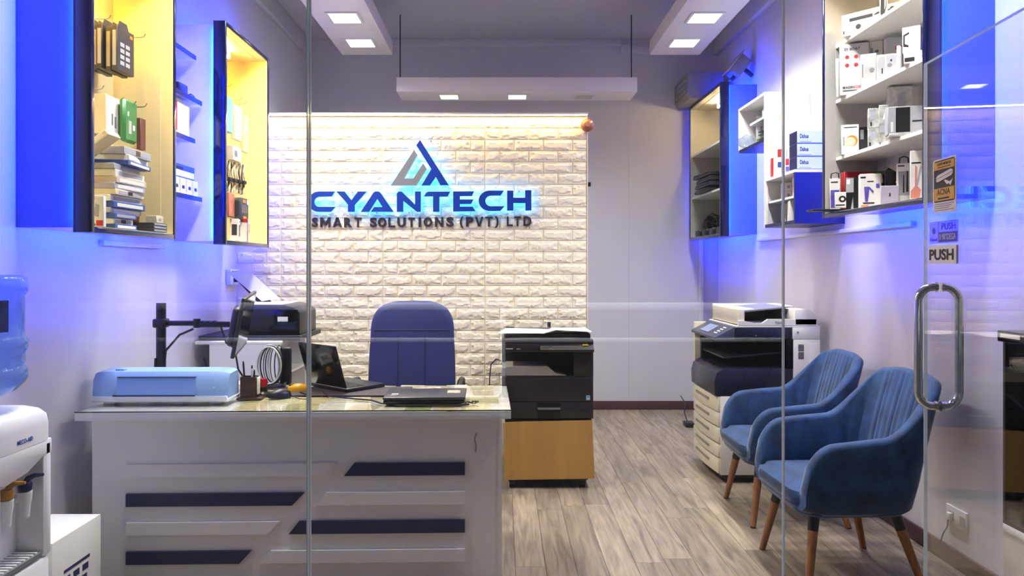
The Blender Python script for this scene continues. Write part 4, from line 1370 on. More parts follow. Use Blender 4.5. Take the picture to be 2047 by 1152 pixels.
MB().tube([(0.018, 0, za - 0.20), (0.03, -0.01, za - 0.14), (0.10, -0.01, za - 0.06), (0.17, -0.01, za - 0.03)], 0.006, 8).build('cable', M_black, ma)
MB().tube([(-0.03, 0.0, 0.01), (-0.028, -0.01, 0.08), (-0.02, -0.02, 0.16)], 0.005, 6).build('cable', M_black, ma)
MB().tube([(ax_end - 0.03, -0.01, za - 0.02), (ax_end, -0.02, za - 0.10), (ax_end + 0.04, -0.01, za - 0.13), (ax_end + 0.055, 0.0, za - 0.24), (ax_end + 0.10, 0.02, 0.02)], 0.005, 6).build('cable', M_black, ma)

# white sideboard with black printer in the corner by the brick wall
sbd = thing('sideboard', 'white open ended sideboard under the black printer', 'cabinet', (-1.63, 4.5, 0))
MB().bb(-0.19, 0.25, 0.0, 0.018, 0.0, 0.915).build('front_panel', M_white, sbd, smooth=0)
MB().bb(-0.28, 0.25, 0.0, 0.66, 0.915, 0.934, 0.002).build('top_panel', M_white, sbd)
MB().bb(-0.19, 0.235, 0.62, 0.638, 0.0, 0.915).build('back_panel', M_white, sbd, smooth=0)
MB().bb(-0.19, -0.172, 0.018, 0.62, 0.0, 0.915).build('end_panel', M_white, sbd, smooth=0)
MB().bb(0.10, 0.118, 0.018, 0.62, 0.0, 0.915).build('inner_panel', M_white, sbd, smooth=0)
MB().bb(0.118, 0.235, 0.018, 0.62, 0.70, 0.715).build('inner_shelf', M_white, sbd, smooth=0)
pr_ = thing('inkjet_printer', 'black inkjet printer with paper on top on the white sideboard', 'printer', (wx(548, 4.75), 4.60, 0.966))
PWd, PH = 0.42, 0.19
bp_ = [(-PWd / 2, 0.0), (PWd / 2, 0.0), (PWd / 2, PH - 0.05), (PWd / 2 - 0.045, PH - 0.012), (PWd / 2 - 0.10, PH), (-PWd / 2 + 0.02, PH), (-PWd / 2, PH - 0.02)]
MB().prism(bp_, 0.0, 0.40, 'XZ', 0.005).build('body', M_black, pr_)
MB().bb(0.02, PWd / 2 - 0.03, -0.003, 0.0, 0.035, 0.06).build('output_slot', M_blackg, pr_, smooth=0)
MB().bb(0.07, 0.135, -0.004, -0.001, 0.085, 0.115).build('info_label', M_paper, pr_, smooth=0)
MB().bb(-0.05, PWd / 2 - 0.012, -0.002, 0.002, 0.015, PH - 0.03, 0.001).build('front_fascia', M_blackg, pr_)
MB().prism([(-0.30, 0.34), (-0.19, 0.34), (-0.02, 0.14), (-0.10, 0.13)], 0.30, 0.312, 'XZ').build('rear_tray', M_black, pr_, smooth=0)
tag(MB().prism([(-0.36, 0.30), (-0.20, 0.30), (0.0, 0.12), (-0.12, 0.10)], 0.0, 0.001, 'XZ').build('paper_sheet', M_paper, None, (wx(548, 4.75) - 0.005, 4.885 , 0.966 + 0.10), smooth=0), 'white sheet standing tilted in the rear tray of the black printer', 'paper')
sheet('paper_sheet', 'white papers lying on top of the black inkjet printer', [(wx(548, 4.75) - 0.19, 4.63, 0.966 + PH + 0.001), (wx(548, 4.75) + 0.09, 4.63, 0.966 + PH + 0.001), (wx(548, 4.75) + 0.10, 4.97, 0.966 + PH + 0.003), (wx(548, 4.75) - 0.18, 4.97, 0.966 + PH + 0.006)], M_paper)
o = MB().bb(-0.28, 0.36, 0.0, 0.52, 0.0, 0.030, 0.003).build('board', pm('dark_board', '#2a2a2e', 0.5), None, (-1.63, 4.55, 0.9345))
tag(o, 'dark flat board lying between the black printer and the sideboard', 'board')
# socket box on the wall behind the printer
wsx = thing('wall_socket_box', 'white socket box on the wall behind the black printer', 'socket', (XL + 0.001, 5.05, 1.27))
MB().bb(0, 0.035, 0, 0.15, 0, 0.11, 0.004).build('box', M_card, wsx)
MB().bb(0.035, 0.06, 0.05, 0.10, 0.02, 0.07, 0.004).build('plug', M_black, wsx)
MB().bb(0.035, 0.037, 0.02, 0.13, 0.085, 0.10).build('switch', M_grey, wsx, smooth=0)

# coiled cables in a holder in front of the sideboard
cb = thing('cable_coil', 'upright coil of white and black cables in a black holder', 'cable', (wx(547, 3.80), 3.78, DZ))
M_wcab = pm('white_cable', '#d6d6d4', 0.4)
for k in range(9):
    rx, rz_ = 0.062 - 0.005 * k + rnd.uniform(-0.004, 0.004), 0.098 + rnd.uniform(-0.006, 0.006)
    yy = -0.02 + 0.006 * k
    cxk = rnd.uniform(-0.012, 0.012) + (0.004 * (k - 4))
    pts = [(cxk + rx * math.sin(2 * PI * q / 28), yy + 0.004 * math.sin(4 * PI * q / 28), 0.118 - rz_ * math.cos(2 * PI * q / 28)) for q in range(28)]
    MB().tube(pts, 0.0032 if k % 3 else 0.0045, 6, closed=True).build('cable_loop', (M_wcab, M_grey, M_black)[k % 3], cb)
MB().box((0.055, 0.05, 0.105), (0.06, 0.03, 0.20), 0.012, seg=3).build('black_pouch', M_black, cb)
MB().prism([(-0.05, 0.0), (0.06, 0.0), (0.07, 0.03), (0.05, 0.016), (-0.02, 0.014), (-0.055, 0.026)], -0.03, 0.04, 'XZ', 0.003).build('holder', M_dgrey, cb)

# pen holder
M_wen = pm('dark_wenge_wood', '#3a211b', 0.4, var=0.25, scale=6, stretch=(1, 1, 6))
ph = thing('pen_holder', 'dark wooden pen holder with pens on the desk', 'pen holder', (wx(503, 3.50), 3.47, DZ), math.radians(6))
MB().box((0.006, 0, 0.004), (0.115, 0.085, 0.008), 0.002).build('base', M_wen, ph)
for a, b, c, d in ((-0.036, 0.036, -0.03, -0.025), (-0.036, 0.036, 0.025, 0.03), (-0.036, -0.031, -0.025, 0.025), (0.031, 0.036, -0.025, 0.025)):
    MB().bb(a, b, c, d, 0.008, 0.105).build('side', M_wen, ph, smooth=0)
MB().bb(0.038, 0.046, -0.02, 0.02, 0.02, 0.10, 0.002).build('note_holder', M_card, ph)
for i_, (x_, y_, tx, h_, mm, lab) in enumerate(((-0.018, 0.0, -0.012, 0.165, M_black, 'tall black pen in the wooden pen holder'), (0.010, 0.005, 0.0, 0.145, M_card, 'white pen in the wooden pen holder'), (0.022, -0.008, 0.004, 0.125, M_black, 'short black pen in the wooden pen holder'))):
    base = Vector((wx(503, 3.50) + x_, 3.47 + y_, DZ + 0.012))
    pe = thing('pen', lab, 'pen', base)
    MB().tube([(0, 0, 0), (tx * 0.9, 0, h_ * 0.9)], 0.0045, 8).build('barrel', mm, pe)
    MB().tube([(tx * 0.9, 0, h_ * 0.9), (tx, 0, h_)], [0.0045, 0.003], 8).build('cap', M_black, pe)
pe = thing('pen', 'black and white marker standing behind the cutting machine', 'pen', (wx(425, 3.55), 3.55, DZ))
MB().tube([(0, 0, 0.0), (-0.028, 0, 0.13)], 0.007, 10).build('barrel', M_card, pe)
MB().tube([(-0.028, 0, 0.13), (-0.044, 0, 0.185)], [0.008, 0.006], 10).build('cap', M_black, pe)
sp = thing('rubber_stamp', 'round red and black rubber stamp beside the pen holder', 'stamp', (wx(527, 3.55), 3.54, DZ))
MB().lathe([(0, 0), (0.030, 0.0), (0.032, 0.012), (0.022, 0.022), (0.021, 0.045), (0.0, 0.045)], 22).build('base', M_black, sp)
MB().lathe([(0, 0.045), (0.021, 0.045), (0.022, 0.075), (0.020, 0.083), (0.0, 0.083)], 22).build('cap', pm('red_plastic', '#a3161c', 0.25), sp)


def mouse(label, loc, rotz, m1, m2, sc=1.0):
    t = thing('computer_mouse', label, 'mouse', loc, rotz)
    lo_ = []
    for f_ in range(9):
        q = f_ / 8
        w = 0.03 * sc * math.sin(PI * (0.06 + 0.88 * q)) ** 0.5
        hh = (0.012 + 0.028 * math.sin(PI * (0.12 + 0.75 * q))) * sc
        y = (q - 0.5) * 0.105 * sc
        lo_.append([(w * math.cos(PI * k / 8), y, 0.002 + hh * math.sin(PI * k / 8)) for k in range(9)])
    MB().loft(lo_).build('shell', m1, t, smooth=70)
    MB().bb(-0.005 * sc, 0.005 * sc, -0.045 * sc, -0.02 * sc, 0.018 * sc, 0.037 * sc, 0.003).build('scroll_wheel', m2, t)
    return t


mouse('black computer mouse on the desk beside the red stamp', (wx(560, 3.50), 3.49, DZ), math.radians(-60), M_black, pm('bronze_print', '#8a7a4c', 0.4), 1.0)
mouse('yellow and black computer mouse behind the black one', (wx(597, 3.68), 3.67, DZ), math.radians(-75), pm('yellow_plastic', '#d39a12', 0.35), M_black, 0.95)

# papers and books beside the pen holder
bk = thing('note_pad', 'white note pad stack beside the dark pen holder', 'note pad', (wx(468, 3.62), 3.62, DZ))
MB().box((0, 0, 0.006), (0.12, 0.16, 0.012), 0.001).build('lower_pad', M_paper, bk)
MB().box((0.008, 0.04, 0.030), (0.10, 0.12, 0.03), 0.001).build('upper_pad', M_paper, bk)
# black desk mat
o = MB().bb(-0.40, 0.30, -0.13, 0.13, 0, 0.003).build('desk_mat', pm('dark_brown_mat', '#33292a', 0.6), None, (wx(700, 3.66), 3.66, DZ))
tag(o, 'dark desk mat under the open laptop', 'mat')

# open laptop seen from its lid side
lp = thing('open_laptop', 'open black laptop turned away on the desk', 'laptop', (-0.774, 3.60, DZ + 0.0035), math.radians(49))
# local: hinge along y, base extends to +x, lid leans over -x
LDp, LWd = 0.245, 0.32
MB().bb(0.0, LDp, -0.0, LWd, 0.0, 0.018, 0.003).build('base', M_black, lp)
kb = MB().bb(0.03, 0.15, 0.02, LWd - 0.02, 0.018, 0.0185).build('keyboard_deck', M_dgrey, lp, smooth=0)
for r_ in range(5):
    for q in range(13):
        MB().box((0.042 + 0.022 * r_, 0.034 + 0.0212 * q, 0.0195), (0.017, 0.017, 0.002)).build('key', M_black, kb, smooth=0)
ang = math.radians(-17)
LR = Matrix.Rotation(ang, 4, 'Y')
m_ = MB()
m_.box((-0.004, LWd / 2, 0.115 + 0.004), (0.008, LWd, 0.225), 0.003)
bmesh.ops.transform(m_.bm, matrix=Matrix.Translation((0.004, 0, 0.016)) @ LR, verts=m_.bm.verts)
m_.build('lid', M_blackg, lp)
m_ = MB()
m_.box((0.0005, LWd / 2, 0.12), (0.001, LWd - 0.02, 0.195))
bmesh.ops.transform(m_.bm, matrix=Matrix.Translation((0.004, 0, 0.016)) @ LR, verts=m_.bm.verts)
m_.build('screen', M_blackg, lp, smooth=0)

# closed laptop with stickers
cl_ = thing('closed_laptop', 'closed dark grey laptop with stickers near the desk front', 'laptop', (wx(848, 3.33), 3.41, DZ + 0.006), math.radians(1.5))
MB().box((0, 0, 0.010), (0.37, 0.245, 0.016), 0.006).build('base', M_black, cl_)
MB().box((0, 0, 0.0255), (0.375, 0.25, 0.013), 0.006, seg=3).build('lid', pm('dark_slate_lid', '#2a292d', 0.35, var=0.08), cl_)
MB().box((0, -0.125, 0.0225), (0.36, 0.003, 0.003)).build('silver_trim', M_chrome, cl_, smooth=0)
for x_, y_, w_, d_, mm in ((-0.14, -0.04, 0.03, 0.02, M_card), (-0.145, -0.075, 0.03, 0.012, pm('pink_sticker', '#c0767a', 0.5)), (0.13, 0.02, 0.06, 0.07, pm('brown_print_sticker', '#b9a58c', 0.5, var=0.5, scale=60))):
    MB().box((x_, y_, 0.0323), (w_, d_, 0.0008)).build('sticker', mm, cl_, smooth=0)
for sx in (-0.15, 0.15):
    MB().box((sx, 0, -0.002), (0.03, 0.20, 0.008), 0.002).build('foot', M_black, cl_)
sheet('paper_sheet', 'pale pink paper sheet behind the closed laptop', [(wx(772, 3.6), 3.56, DZ + 0.001), (wx(893, 3.6), 3.58, DZ + 0.001), (wx(880, 3.8), 3.79, DZ + 0.001), (wx(780, 3.75), 3.70, DZ + 0.001)], pm('pink_paper', '#d9bcae', 0.7))
o = MB().tube([(0, 0, 0.008), (0.05, 0.01, 0.012), (0.10, -0.005, 0.009)], [0.004, 0.007, 0.003], 8).build('wooden_stick', pm('pale_wood', '#b98a4e', 0.5), None, (wx(848, 3.66), 3.66, DZ))
tag(o, 'small pale wooden stick on the pink paper', 'stick')
o = MB().tube([(wx(628, 3.42), 3.60, DZ + 0.004), (wx(650, 3.42), 3.50, DZ + 0.004), (wx(700, 3.4), 3.44, DZ + 0.004), (wx(740, 3.35), 3.39, DZ + 0.005), (wx(760, 3.3), 3.32, DZ + 0.004), (wx(800, 3.28), 3.272, DZ + 0.004), (wx(900, 3.28), 3.272, DZ + 0.004), (wx(938, 3.3), 3.30, DZ + 0.004)], 0.0038, 6).build('laptop_cable', M_black)
tag(o, 'thin black cable running along the desk in front of the closed laptop', 'cable')
o = MB().tube([(wx(930, 3.33) + 0.012 * k * (1 if k % 2 else 0.6), 3.33 + 0.02 * math.sin(k * 1.9), DZ + 0.005 + 0.003 * (k % 3)) for k in range(7)], 0.0035, 6).build('tangled_cable', M_black)
tag(o, 'short tangled black cable at the right end of the closed laptop', 'cable')
o = MB().tube([(wx(582, 3.5), 3.52, DZ + 0.003), (wx(600, 3.45), 3.44, DZ + 0.003), (wx(615, 3.45), 3.43, DZ + 0.003), (wx(622, 3.5), 3.50, DZ + 0.006), (wx(600, 3.6), 3.60, DZ + 0.006)], 0.003, 6).build('mouse_cable', M_black)
tag(o, 'thin black mouse cable curling near the front of the desk mat', 'cable')

# printed sheets under the desk glass
cols = ['#dccf98', '#f4e6c4', '#bcb580', '#ead8b0', '#9c9e5e', '#ece0cc', '#d6c798', '#e2c596', '#b0a27a', '#f8eac8']
PM = []
for i_, c_ in enumerate(cols):
    PM.append(pm('printed_sheet_%d' % i_, c_, 0.6, var=0.45, scale=14 + 3 * i_, stretch=(1, 2.2, 1)))
cw = ['pale green', 'cream', 'sage green', 'pale beige', 'leaf green', 'light grey', 'grey green', 'tan', 'olive grey', 'ivory']
ordn = ('rightmost', 'second from right', 'third from right', 'fourth from right', 'fifth from right', 'sixth from right', 'seventh from right', 'eighth from right', 'ninth from right')
k = 0
for ri, y_ in enumerate((3.26, 3.44, 3.62, 3.78)):
    for ci in range(9):
        x_ = -0.104 - 0.132 * ci
        w_, d_ = rnd.uniform(0.10, 0.16), rnd.uniform(0.12, 0.18)
        xx = min(x_ + rnd.uniform(-0.02, 0.02), -0.07)
        o = MB().box((0, 0, 0), (w_, d_, 0.0004)).build('printed_sheet', PM[(k * 7 + ri) % len(PM)], None, (xx, y_ + rnd.uniform(-0.012, 0.012) + 0.02, 0.7634 + 0.00002 * (k % 20)), (0, 0, rnd.uniform(-0.2, 0.2)), smooth=0)
        tag(o, '%s printed sheet under desk glass, %s row, %s' % (cw[(k * 7 + ri) % len(PM)], ('front', 'second', 'third', 'back')[ri], ordn[ci]), 'print', 'printed sheets under the desk glass')
        k += 1

# ------------------------------------------------------------------ goods in the cabinets
def pack(name, label, cat, loc, size, yaw, m, prints=(), group=None, tilt=None, bev=0.0015):
    """carton standing on its base; front looks to local -Y; prints in fractions of the front face"""
    w, d, h = size
    t = thing(name, label, cat, loc, math.radians(yaw), group)
    if tilt is not None:
        t.rotation_euler = tilt
    MB().box((0, 0, h / 2), (w, d, h), bev, seg=1).build('carton', m, t)
    y = -d / 2
    for i, p in enumerate(prints):
        k = 0.0006 + 0.0003 * i
        if p[0] == 'r':
            _, a, b, c, e, mm = p
            MB().bb((a - 0.5) * w, (b - 0.5) * w, y - k, y + 0.0002, c * h, e * h).build('printed_panel', mm, t, smooth=0)
        elif p[0] == 'o':
            _, a, c, r, mm = p
            MB().lathe([(0, 0), (r, 0), (r, k), (0, k)], 18, mat=Matrix.Translation(((a - 0.5) * w, y, c * h)) @ Matrix.Rotation(PI / 2, 4, 'X')).build('printed_disc', mm, t, smooth=0)
        elif p[0] == 't':
            _, tx, a, b, c, e, mm = p
            fit_text('printed_text', tx, mm, t, (a - 0.5) * w, (b - 0.5) * w, c * h, e * h, y - k, 0.015)
        elif p[0] == 'p':
            _, pts, mm = p
            MB().prism([((a - 0.5) * w, c * h) for a, c in pts], y - k, y + 0.0002, 'XZ').build('printed_picture', mm, t, smooth=0)
        elif p[0] == 's':     # side panel, right hand side (+X) of the carton
            _, a, b, c, e, mm = p
            MB().bb(w / 2 - 0.0002, w / 2 + k, (a - 0.5) * d, (b - 0.5) * d, c * h, e * h).build('side_print', mm, t, smooth=0)
        elif p[0] == 'h':     # hanging tab loop
            MB().tube([(-0.02, y, h), (-0.018, y, h + 0.025), (0, y, h + 0.032), (0.018, y, h + 0.025), (0.02, y, h)], 0.004, 6).build('hang_tab', p[1], t)
    return t


def rp(px0, px1, ytop, X, Z, yaw=-25, d=0.05, dz=0.0):
    """place and size of a carton at depth X inside a wall unit, from what it spans; returns location, size, yaw"""
    pc = (px0 + px1) / 2
    Y = F * X / (pc - VX)
    w = (px1 - px0) * Y / F * 0.93
    h = wz(ytop, Y) - Z - dz
    return (X, Y, Z + dz + 0.0005), (w, d, h), yaw


M_lil = pm('lilac_grey_carton', '#a9a4b4', 0.5)
M_org = pm('orange_print', '#d8842f', 0.5, var=0.2, scale=12)
M_pur = pm('purple_print', '#5a4fae', 0.5, var=0.3, scale=20)
M_pink = pm('salmon_print', '#d98672', 0.5)
M_redc = pm('red_carton', '#b01f22', 0.5)
M_grnc = pm('green_carton', '#2f6a3a', 0.5)
M_silv = pm('crinkled_silver_film', '#c9c8c2', 0.25, 0.3, var=0.35, scale=30, bump=0.5, bscale=35)
M_clr = pm('clear_grey_pack', '#b8b6b2', 0.3, var=0.2, scale=15)
M_bluec = pm('blue_carton', '#2c4f9e', 0.45, var=0.1, scale=8)
M_crm = pm('cream_carton', '#dccfa8', 0.55, var=0.06, scale=8)
M_bei = pm('beige_carton', '#c6b6a0', 0.6, var=0.08, scale=8)
M_gryc = pm('grey_carton', '#a6a6ac', 0.5, var=0.06, scale=8)
M_goldp = pm('gold_print', '#9a9078', 0.4, var=0.2)
M_cyan = pm('cyan_carton', '#6fb4bd', 0.5, var=0.1)

R1Z = (1.7005, 2.0105, 2.3305, 2.6385)
# bottom shelf of the near right showcase
S = R1Z[0]
pack('gadget_box', 'white pack with violet device picture, bottom shelf far end of right showcase', 'box', *rp(1659, 1679, 357, 1.842, S, -25, 0.03, 0.015), M_card, [('r', .08, .92, .30, .62, M_pur), ('r', .1, .8, .85, .89, M_ink), ('r', .1, .5, .05, .3, M_pur), ('h', M_dgrey)])
pack('gadget_box', 'small white box with a black round picture, front of bottom shelf right showcase', 'box', *rp(1669, 1691, 385, 1.815, S, -25, 0.03, 0.015), M_card, [('o', .68, .55, .018, M_ink), ('o', .68, .55, .008, M_card), ('r', .08, .9, .12, .20, M_ink)])
pack('gadget_box', 'long red box at the back of the bottom shelf in the right showcase', 'box', *rp(1683, 1748, 345, 1.965, S, -4), M_redc, [('r', .05, .35, .7, .95, M_wred)])
pack('gadget_box', 'black pack with grey top window beside the tripod box', 'box', *rp(1690, 1717, 356, 1.885, S, -25, 0.04), M_black, [('r', .05, .6, .55, .98, M_gryc), ('r', .1, .35, .8, .95, M_card), ('p', ((.4, .05), (.6, .05), (.55, .4)), M_gryc)])
pack('gadget_box', 'white box with violet tripod picture on the bottom shelf of right showcase', 'box', *rp(1718, 1759, 349, 1.895, S, -20, 0.06), M_card, [('r', .03, .28, .87, .92, M_ink), ('r', .35, .65, .76, .79, M_ink), ('p', ((.25, .18), (.38, .18), (.45, .55), (.62, .42), (.66, .48), (.45, .62), (.20, .62)), M_pur), ('r', .15, .68, .12, .16, M_ink), ('r', .76, .92, .58, .70, M_pur), ('r', .06, .4, .03, .08, M_org)])
pack('gadget_box', 'dark green box behind the black headset on the bottom shelf', 'box', *rp(1750, 1770, 343, 2.055, S, -8), M_grnc, [('r', .4, .7, .6, .9, M_crm)])
hp = thing('headset', 'black headset with a loop handle on the grey lilac box shelf', 'headset', rp(1762, 1791, 338, 2.0, S)[0], math.radians(-25))
hh = rp(1762, 1791, 338, 2.0, S)[1][2]
MB().box((0, 0, 0.07), (0.075, 0.05, 0.14), 0.02, seg=3).build('ear_cup', M_black, hp)
MB().box((0.005, -0.02, 0.15), (0.05, 0.03, 0.09), 0.014, seg=3).build('mic_housing', M_dgrey, hp)
MB().tube([(-0.02, 0, 0.14), (-0.025, 0, hh - 0.03), (0, 0, hh), (0.03, 0, hh - 0.02), (0.03, 0, 0.14)], 0.007, 8).build('loop_handle', M_black, hp)
pack('gadget_box', 'lilac grey box with a tiny black mark on the bottom shelf', 'box', *rp(1761, 1795, 373, 1.885, S, -25, 0.07), M_lil, [('r', .46, .54, .42, .60, M_ink)])
pack('gadget_box', 'white hanging pack with two stylus pens in the right showcase', 'box', *rp(1793, 1820, 327, 1.945, S, -25, 0.02), M_card, [('r', .08, .55, .92, .95, M_ink), ('r', .12, .88, .22, .80, M_gryc), ('p', ((.42, .28), (.54, .28), (.52, .72), (.46, .72)), M_ink), ('p', ((.66, .30), (.80, .30), (.78, .80), (.70, .82)), M_ink), ('h', M_black)])
pack('gadget_box', 'white and salmon pack with a watch strap picture near the glass door', 'box', *rp(1820, 1842, 302, 1.895, S, -25, 0.02), M_card, [('r', .1, .9, .74, .77, M_ink), ('p', ((.02, .05), (.8, .05), (.9, .22), (.5, .32), (.05, .20)), M_pink), ('p', ((.40, .26), (.62, .26), (.98, .66), (.84, .70)), M_gryc), ('p', ((.40, .26), (.52, .26), (.60, .66), (.40, .72)), M_pink)])
tb = thing('black_tray', 'flat black tray poking out of the bottom of the right showcase', 'tray', (1.86, 4.0, S), 0)
MB().box((-0.07, 0, 0.008), (0.20, 0.10, 0.010), 0.004).build('tray', M_black, tb)
MB().box((-0.03, 0, 0.003), (0.10, 0.08, 0.004)).build('foot', M_grey, tb, smooth=0)
# second shelf
S = R1Z[1]
pack('gadget_box', 'white box with a glowing orange lamp picture in the right showcase', 'box', *rp(1682, 1716, 251, 1.90, S), M_card, [('r', .15, .9, .89, .92, M_ink), ('o', .6, .45, .030, M_org), ('o', .52, .42, .026, M_crm), ('r', .1, .2, .3, .6, M_gryc)])
pack('gadget_box', 'dark grey pouch pack beside the lamp box in the right showcase', 'box', *rp(1718, 1735, 255, 1.97, S, -25, 0.03), M_dgrey, [('r', .1, .5, .55, .9, M_gryc)])
l, s, yv = rp(1735, 1755, 258, 1.90, S)
pack('gadget_box', 'clear film wrapped box, lower of the short stack in right showcase', 'box', l, s, yv, M_silv, [('p', ((.2, .4), (.8, .4), (.7, .8), (.3, .75)), M_gryc), ('r', .1, .3, .05, .25, M_ink)])
pack('gadget_box', 'clear film wrapped box, upper of the short stack in right showcase', 'box', (l[0], l[1], l[2] + s[2] + 0.001), (s[0], s[1], s[2] * 1.05), yv + 3, M_silv, [('p', ((.2, .4), (.8, .45), (.7, .85), (.3, .8)), M_gryc), ('r', .2, .35, .1, .3, M_ink)])
l, s, yv = rp(1757, 1774, 270, 1.885, S)
pack('gadget_box', 'flat white box under the tall film wrapped box', 'box', l, s, yv, M_silv)
l2, s2, yv = rp(1757, 1774, 212, 1.885, S, dz=s[2] + 0.001)
pack('gadget_box', 'tall film wrapped box beside the silver box with black window', 'box', l2, s2, yv, M_silv, [('p', ((.4, .5), (.7, .5), (.6, .75)), M_card), ('r', .1, .9, .05, .3, M_gryc)])
l, s, yv = rp(1775, 1838, 270, 1.90, S, -18, 0.09)
pack('gadget_box', 'low white box under the silver box with black window', 'box', l, s, yv, M_silv)
l2, s2, yv = rp(1773, 1841, 216, 1.905, S, -18, 0.08, dz=s[2] + 0.001)
pack('gadget_box', 'silver grey box with a big black window in the right showcase', 'box', l2, s2, yv, M_gryc, [('r', .22, .62, .06, .96, M_blackg), ('r', .08, .15, .08, .45, M_card), ('r', .68, .95, .42, .47, M_ink)])
l3, s3, yv = rp(1775, 1821, 176, 2.0, S, -18, 0.07)
pack('gadget_box', 'crinkled film box standing behind the silver box', 'box', l3, s3, yv, M_silv, [('p', ((.3, .6), (.6, .6), (.7, .9), (.4, .85)), M_gryc)])
# third shelf
S = R1Z[2]
pack('gadget_box', 'large pale grey box with four red round icons in right showcase', 'box', *rp(1679, 1735, 90, 1.912, S, -22, 0.06), pm('pale_grey_carton', '#c4c2c0', 0.5), [('t', 'SY BOAT', .15, .70, .87, .92, M_ink), ('o', .25, .74, .010, M_wred), ('o', .56, .74, .010, M_wred), ('o', .25, .58, .010, M_wred), ('o', .56, .58, .010, M_wred), ('t', 'MAGSN', .10, .50, .12, .17, M_ink), ('t', 'ODEL', .51, .78, .12, .17, M_wred), ('r', .1, .8, .075, .09, M_ink)])
pack('gadget_box', 'slim clear case at the far end of the third shelf', 'box', *rp(1671, 1677, 118, 1.842, S, -25, 0.02), M_clr, [])
pack('gadget_box', 'narrow white box with tiny grey print behind the clear packs', 'box', *rp(1739, 1766, 84, 2.03, S, -40, 0.04), M_card, [('r', .12, .30, .75, .88, M_gryc), ('r', .45, .7, .78, .83, M_grey)])
pack('gadget_box', 'clear pack with a grey plug beside the red icon box', 'box', *rp(1722, 1752, 110, 1.91, S, -32), M_clr, [('r', .05, .22, .02, .95, M_card), ('r', .08, .18, .3, .7, M_grey), ('o', .72, .5, .012, M_grey)])
pack('gadget_box', 'grey clear pack with a white border, third shelf middle', 'box', *rp(1753, 1769, 112, 1.92, S), M_clr, [('r', .2, .9, .2, .9, M_gryc), ('r', .55, .7, .3, .5, M_ink)])
pack('gadget_box', 'grey clear pack with a small black earbud picture', 'box', *rp(1770, 1793, 110, 1.91, S), M_clr, [('r', .1, .9, .1, .92, M_gryc), ('r', .4, .55, .65, .75, M_ink), ('o', .35, .5, .010, M_grey)])
pack('gadget_box', 'thin white card pack beside the white and violet camera box', 'box', *rp(1794, 1801, 93, 1.89, S, -40, 0.03), M_card, [('r', .25, .75, .2, .8, M_gryc)])
pack('gadget_box', 'pale box with small red lettering at the back of third shelf', 'box', *rp(1769, 1806, 76, 2.045, S, -14, 0.04), M_gryc, [('r', .5, .98, .74, .82, M_wred)])
l, s, yv = rp(1808, 1842, 108, 1.90, S, -30, 0.10)
pack('gadget_box', 'flat white box with black stripe under the camera box', 'box', l, s, yv, M_card, [('r', .05, .6, .15, .5, M_ink)])
l2, s2, yv = rp(1808, 1842, 58, 1.905, S, -38, 0.09, dz=s[2] + 0.001)
pack('gadget_box', 'white and violet camera box with a black cord picture', 'box', l2, s2, yv, M_card, [('p', ((.05, .25), (.35, .20), (.35, .28), (.14, .35), (.14, .65), (.38, .72), (.38, .80), (.05, .7)), M_ink), ('s', 0.02, .98, .02, .98, M_pur)])
# top shelf
S = R1Z[3]
pack('gadget_box', 'long white box with a black tool picture on the top shelf', 'box', (1.95, 3.83, S + 0.0005), (0.29, 0.06, 0.115), -48, M_card, [('r', .14, .55, .62, .78, M_ink), ('p', ((.55, .66), (.9, .72), (.92, .80), (.62, .78)), M_ink), ('o', .30, .32, .014, M_ink), ('r', .03, .05, .1, .25, M_ink), ('o', .88, .78, .012, M_ink)])
pack('gadget_box', 'slim black and silver pen pack upright on the top shelf', 'box', (1.90, 3.62, S + 0.0005), (0.035, 0.02, 0.20), -25, M_paper, [('p', ((.1, .1), (.5, .0), (.9, .3), (.9, .98), (.2, .98)), M_ink), ('p', ((.6, .2), (.8, .3), (.8, .95), (.6, .95)), M_gryc)])
pack('gadget_box', 'white and blue box on the top shelf near the glass door', 'box', (1.93, 3.40, S + 0.0005), (0.10, 0.06, 0.13), -25, M_card, [('r', .3, .95, .05, .9, M_bluec)])

# goods in the open white units on the right wall
ZB = 2.283 + 0.0005
ZS = 1.665 + A0 + 0.166 + 0.0005
pack('product_box', 'white upright carton with grey script in the upper open unit', 'box', (1.95, 5.43, ZB), (0.10, 0.06, 0.24), -20, M_card, [('r', .3, .45, .3, .9, M_gryc)])
pack('product_box', 'plain white upright carton on the shelf of upper open unit', 'box', (1.93, 5.26, ZS), (0.08, 0.06, 0.105), -20, M_card)
pack('product_box', 'blue carton at the near end of the upper open unit', 'box', (1.98, 5.10, ZS), (0.07, 0.06, 0.12), -20, M_bluec)
pack('product_box', 'low white carton in front of the blue carton in upper unit', 'box', (1.89, 5.13, ZS), (0.10, 0.05, 0.055), -25, M_gryc)
gb = thing('green_bundle', 'bundle of green strips on the lower shelf of the upper unit', 'bundle', (1.93, 5.16, ZB))
for k in range(9):
    MB().box((rnd.uniform(-0.03, 0.03), rnd.uniform(-0.03, 0.03), 0.008 + 0.011 * k), (0.11, 0.26, 0.009), 0.002, rot=rnd.uniform(-0.25, 0.25)).build('strip', pm('dark_green_strip', '#2b5a2e', 0.4, var=0.3), gb)
pb = thing('plastic_bag', 'crumpled clear plastic bag at the end of the upper open unit', 'bag', (1.815, 5.40, ZB))
t_ = bmesh.new()
bmesh.ops.create_icosphere(t_, subdivisions=3, radius=1)
for v in t_.verts:
    n_ = noise.noise(v.co * 2.3) * 0.35
    v.co = Vector((v.co.x * 0.055, v.co.y * 0.10, max(0.0, 0.045 + v.co.z * 0.045))) * (1 + n_ * 0.5)
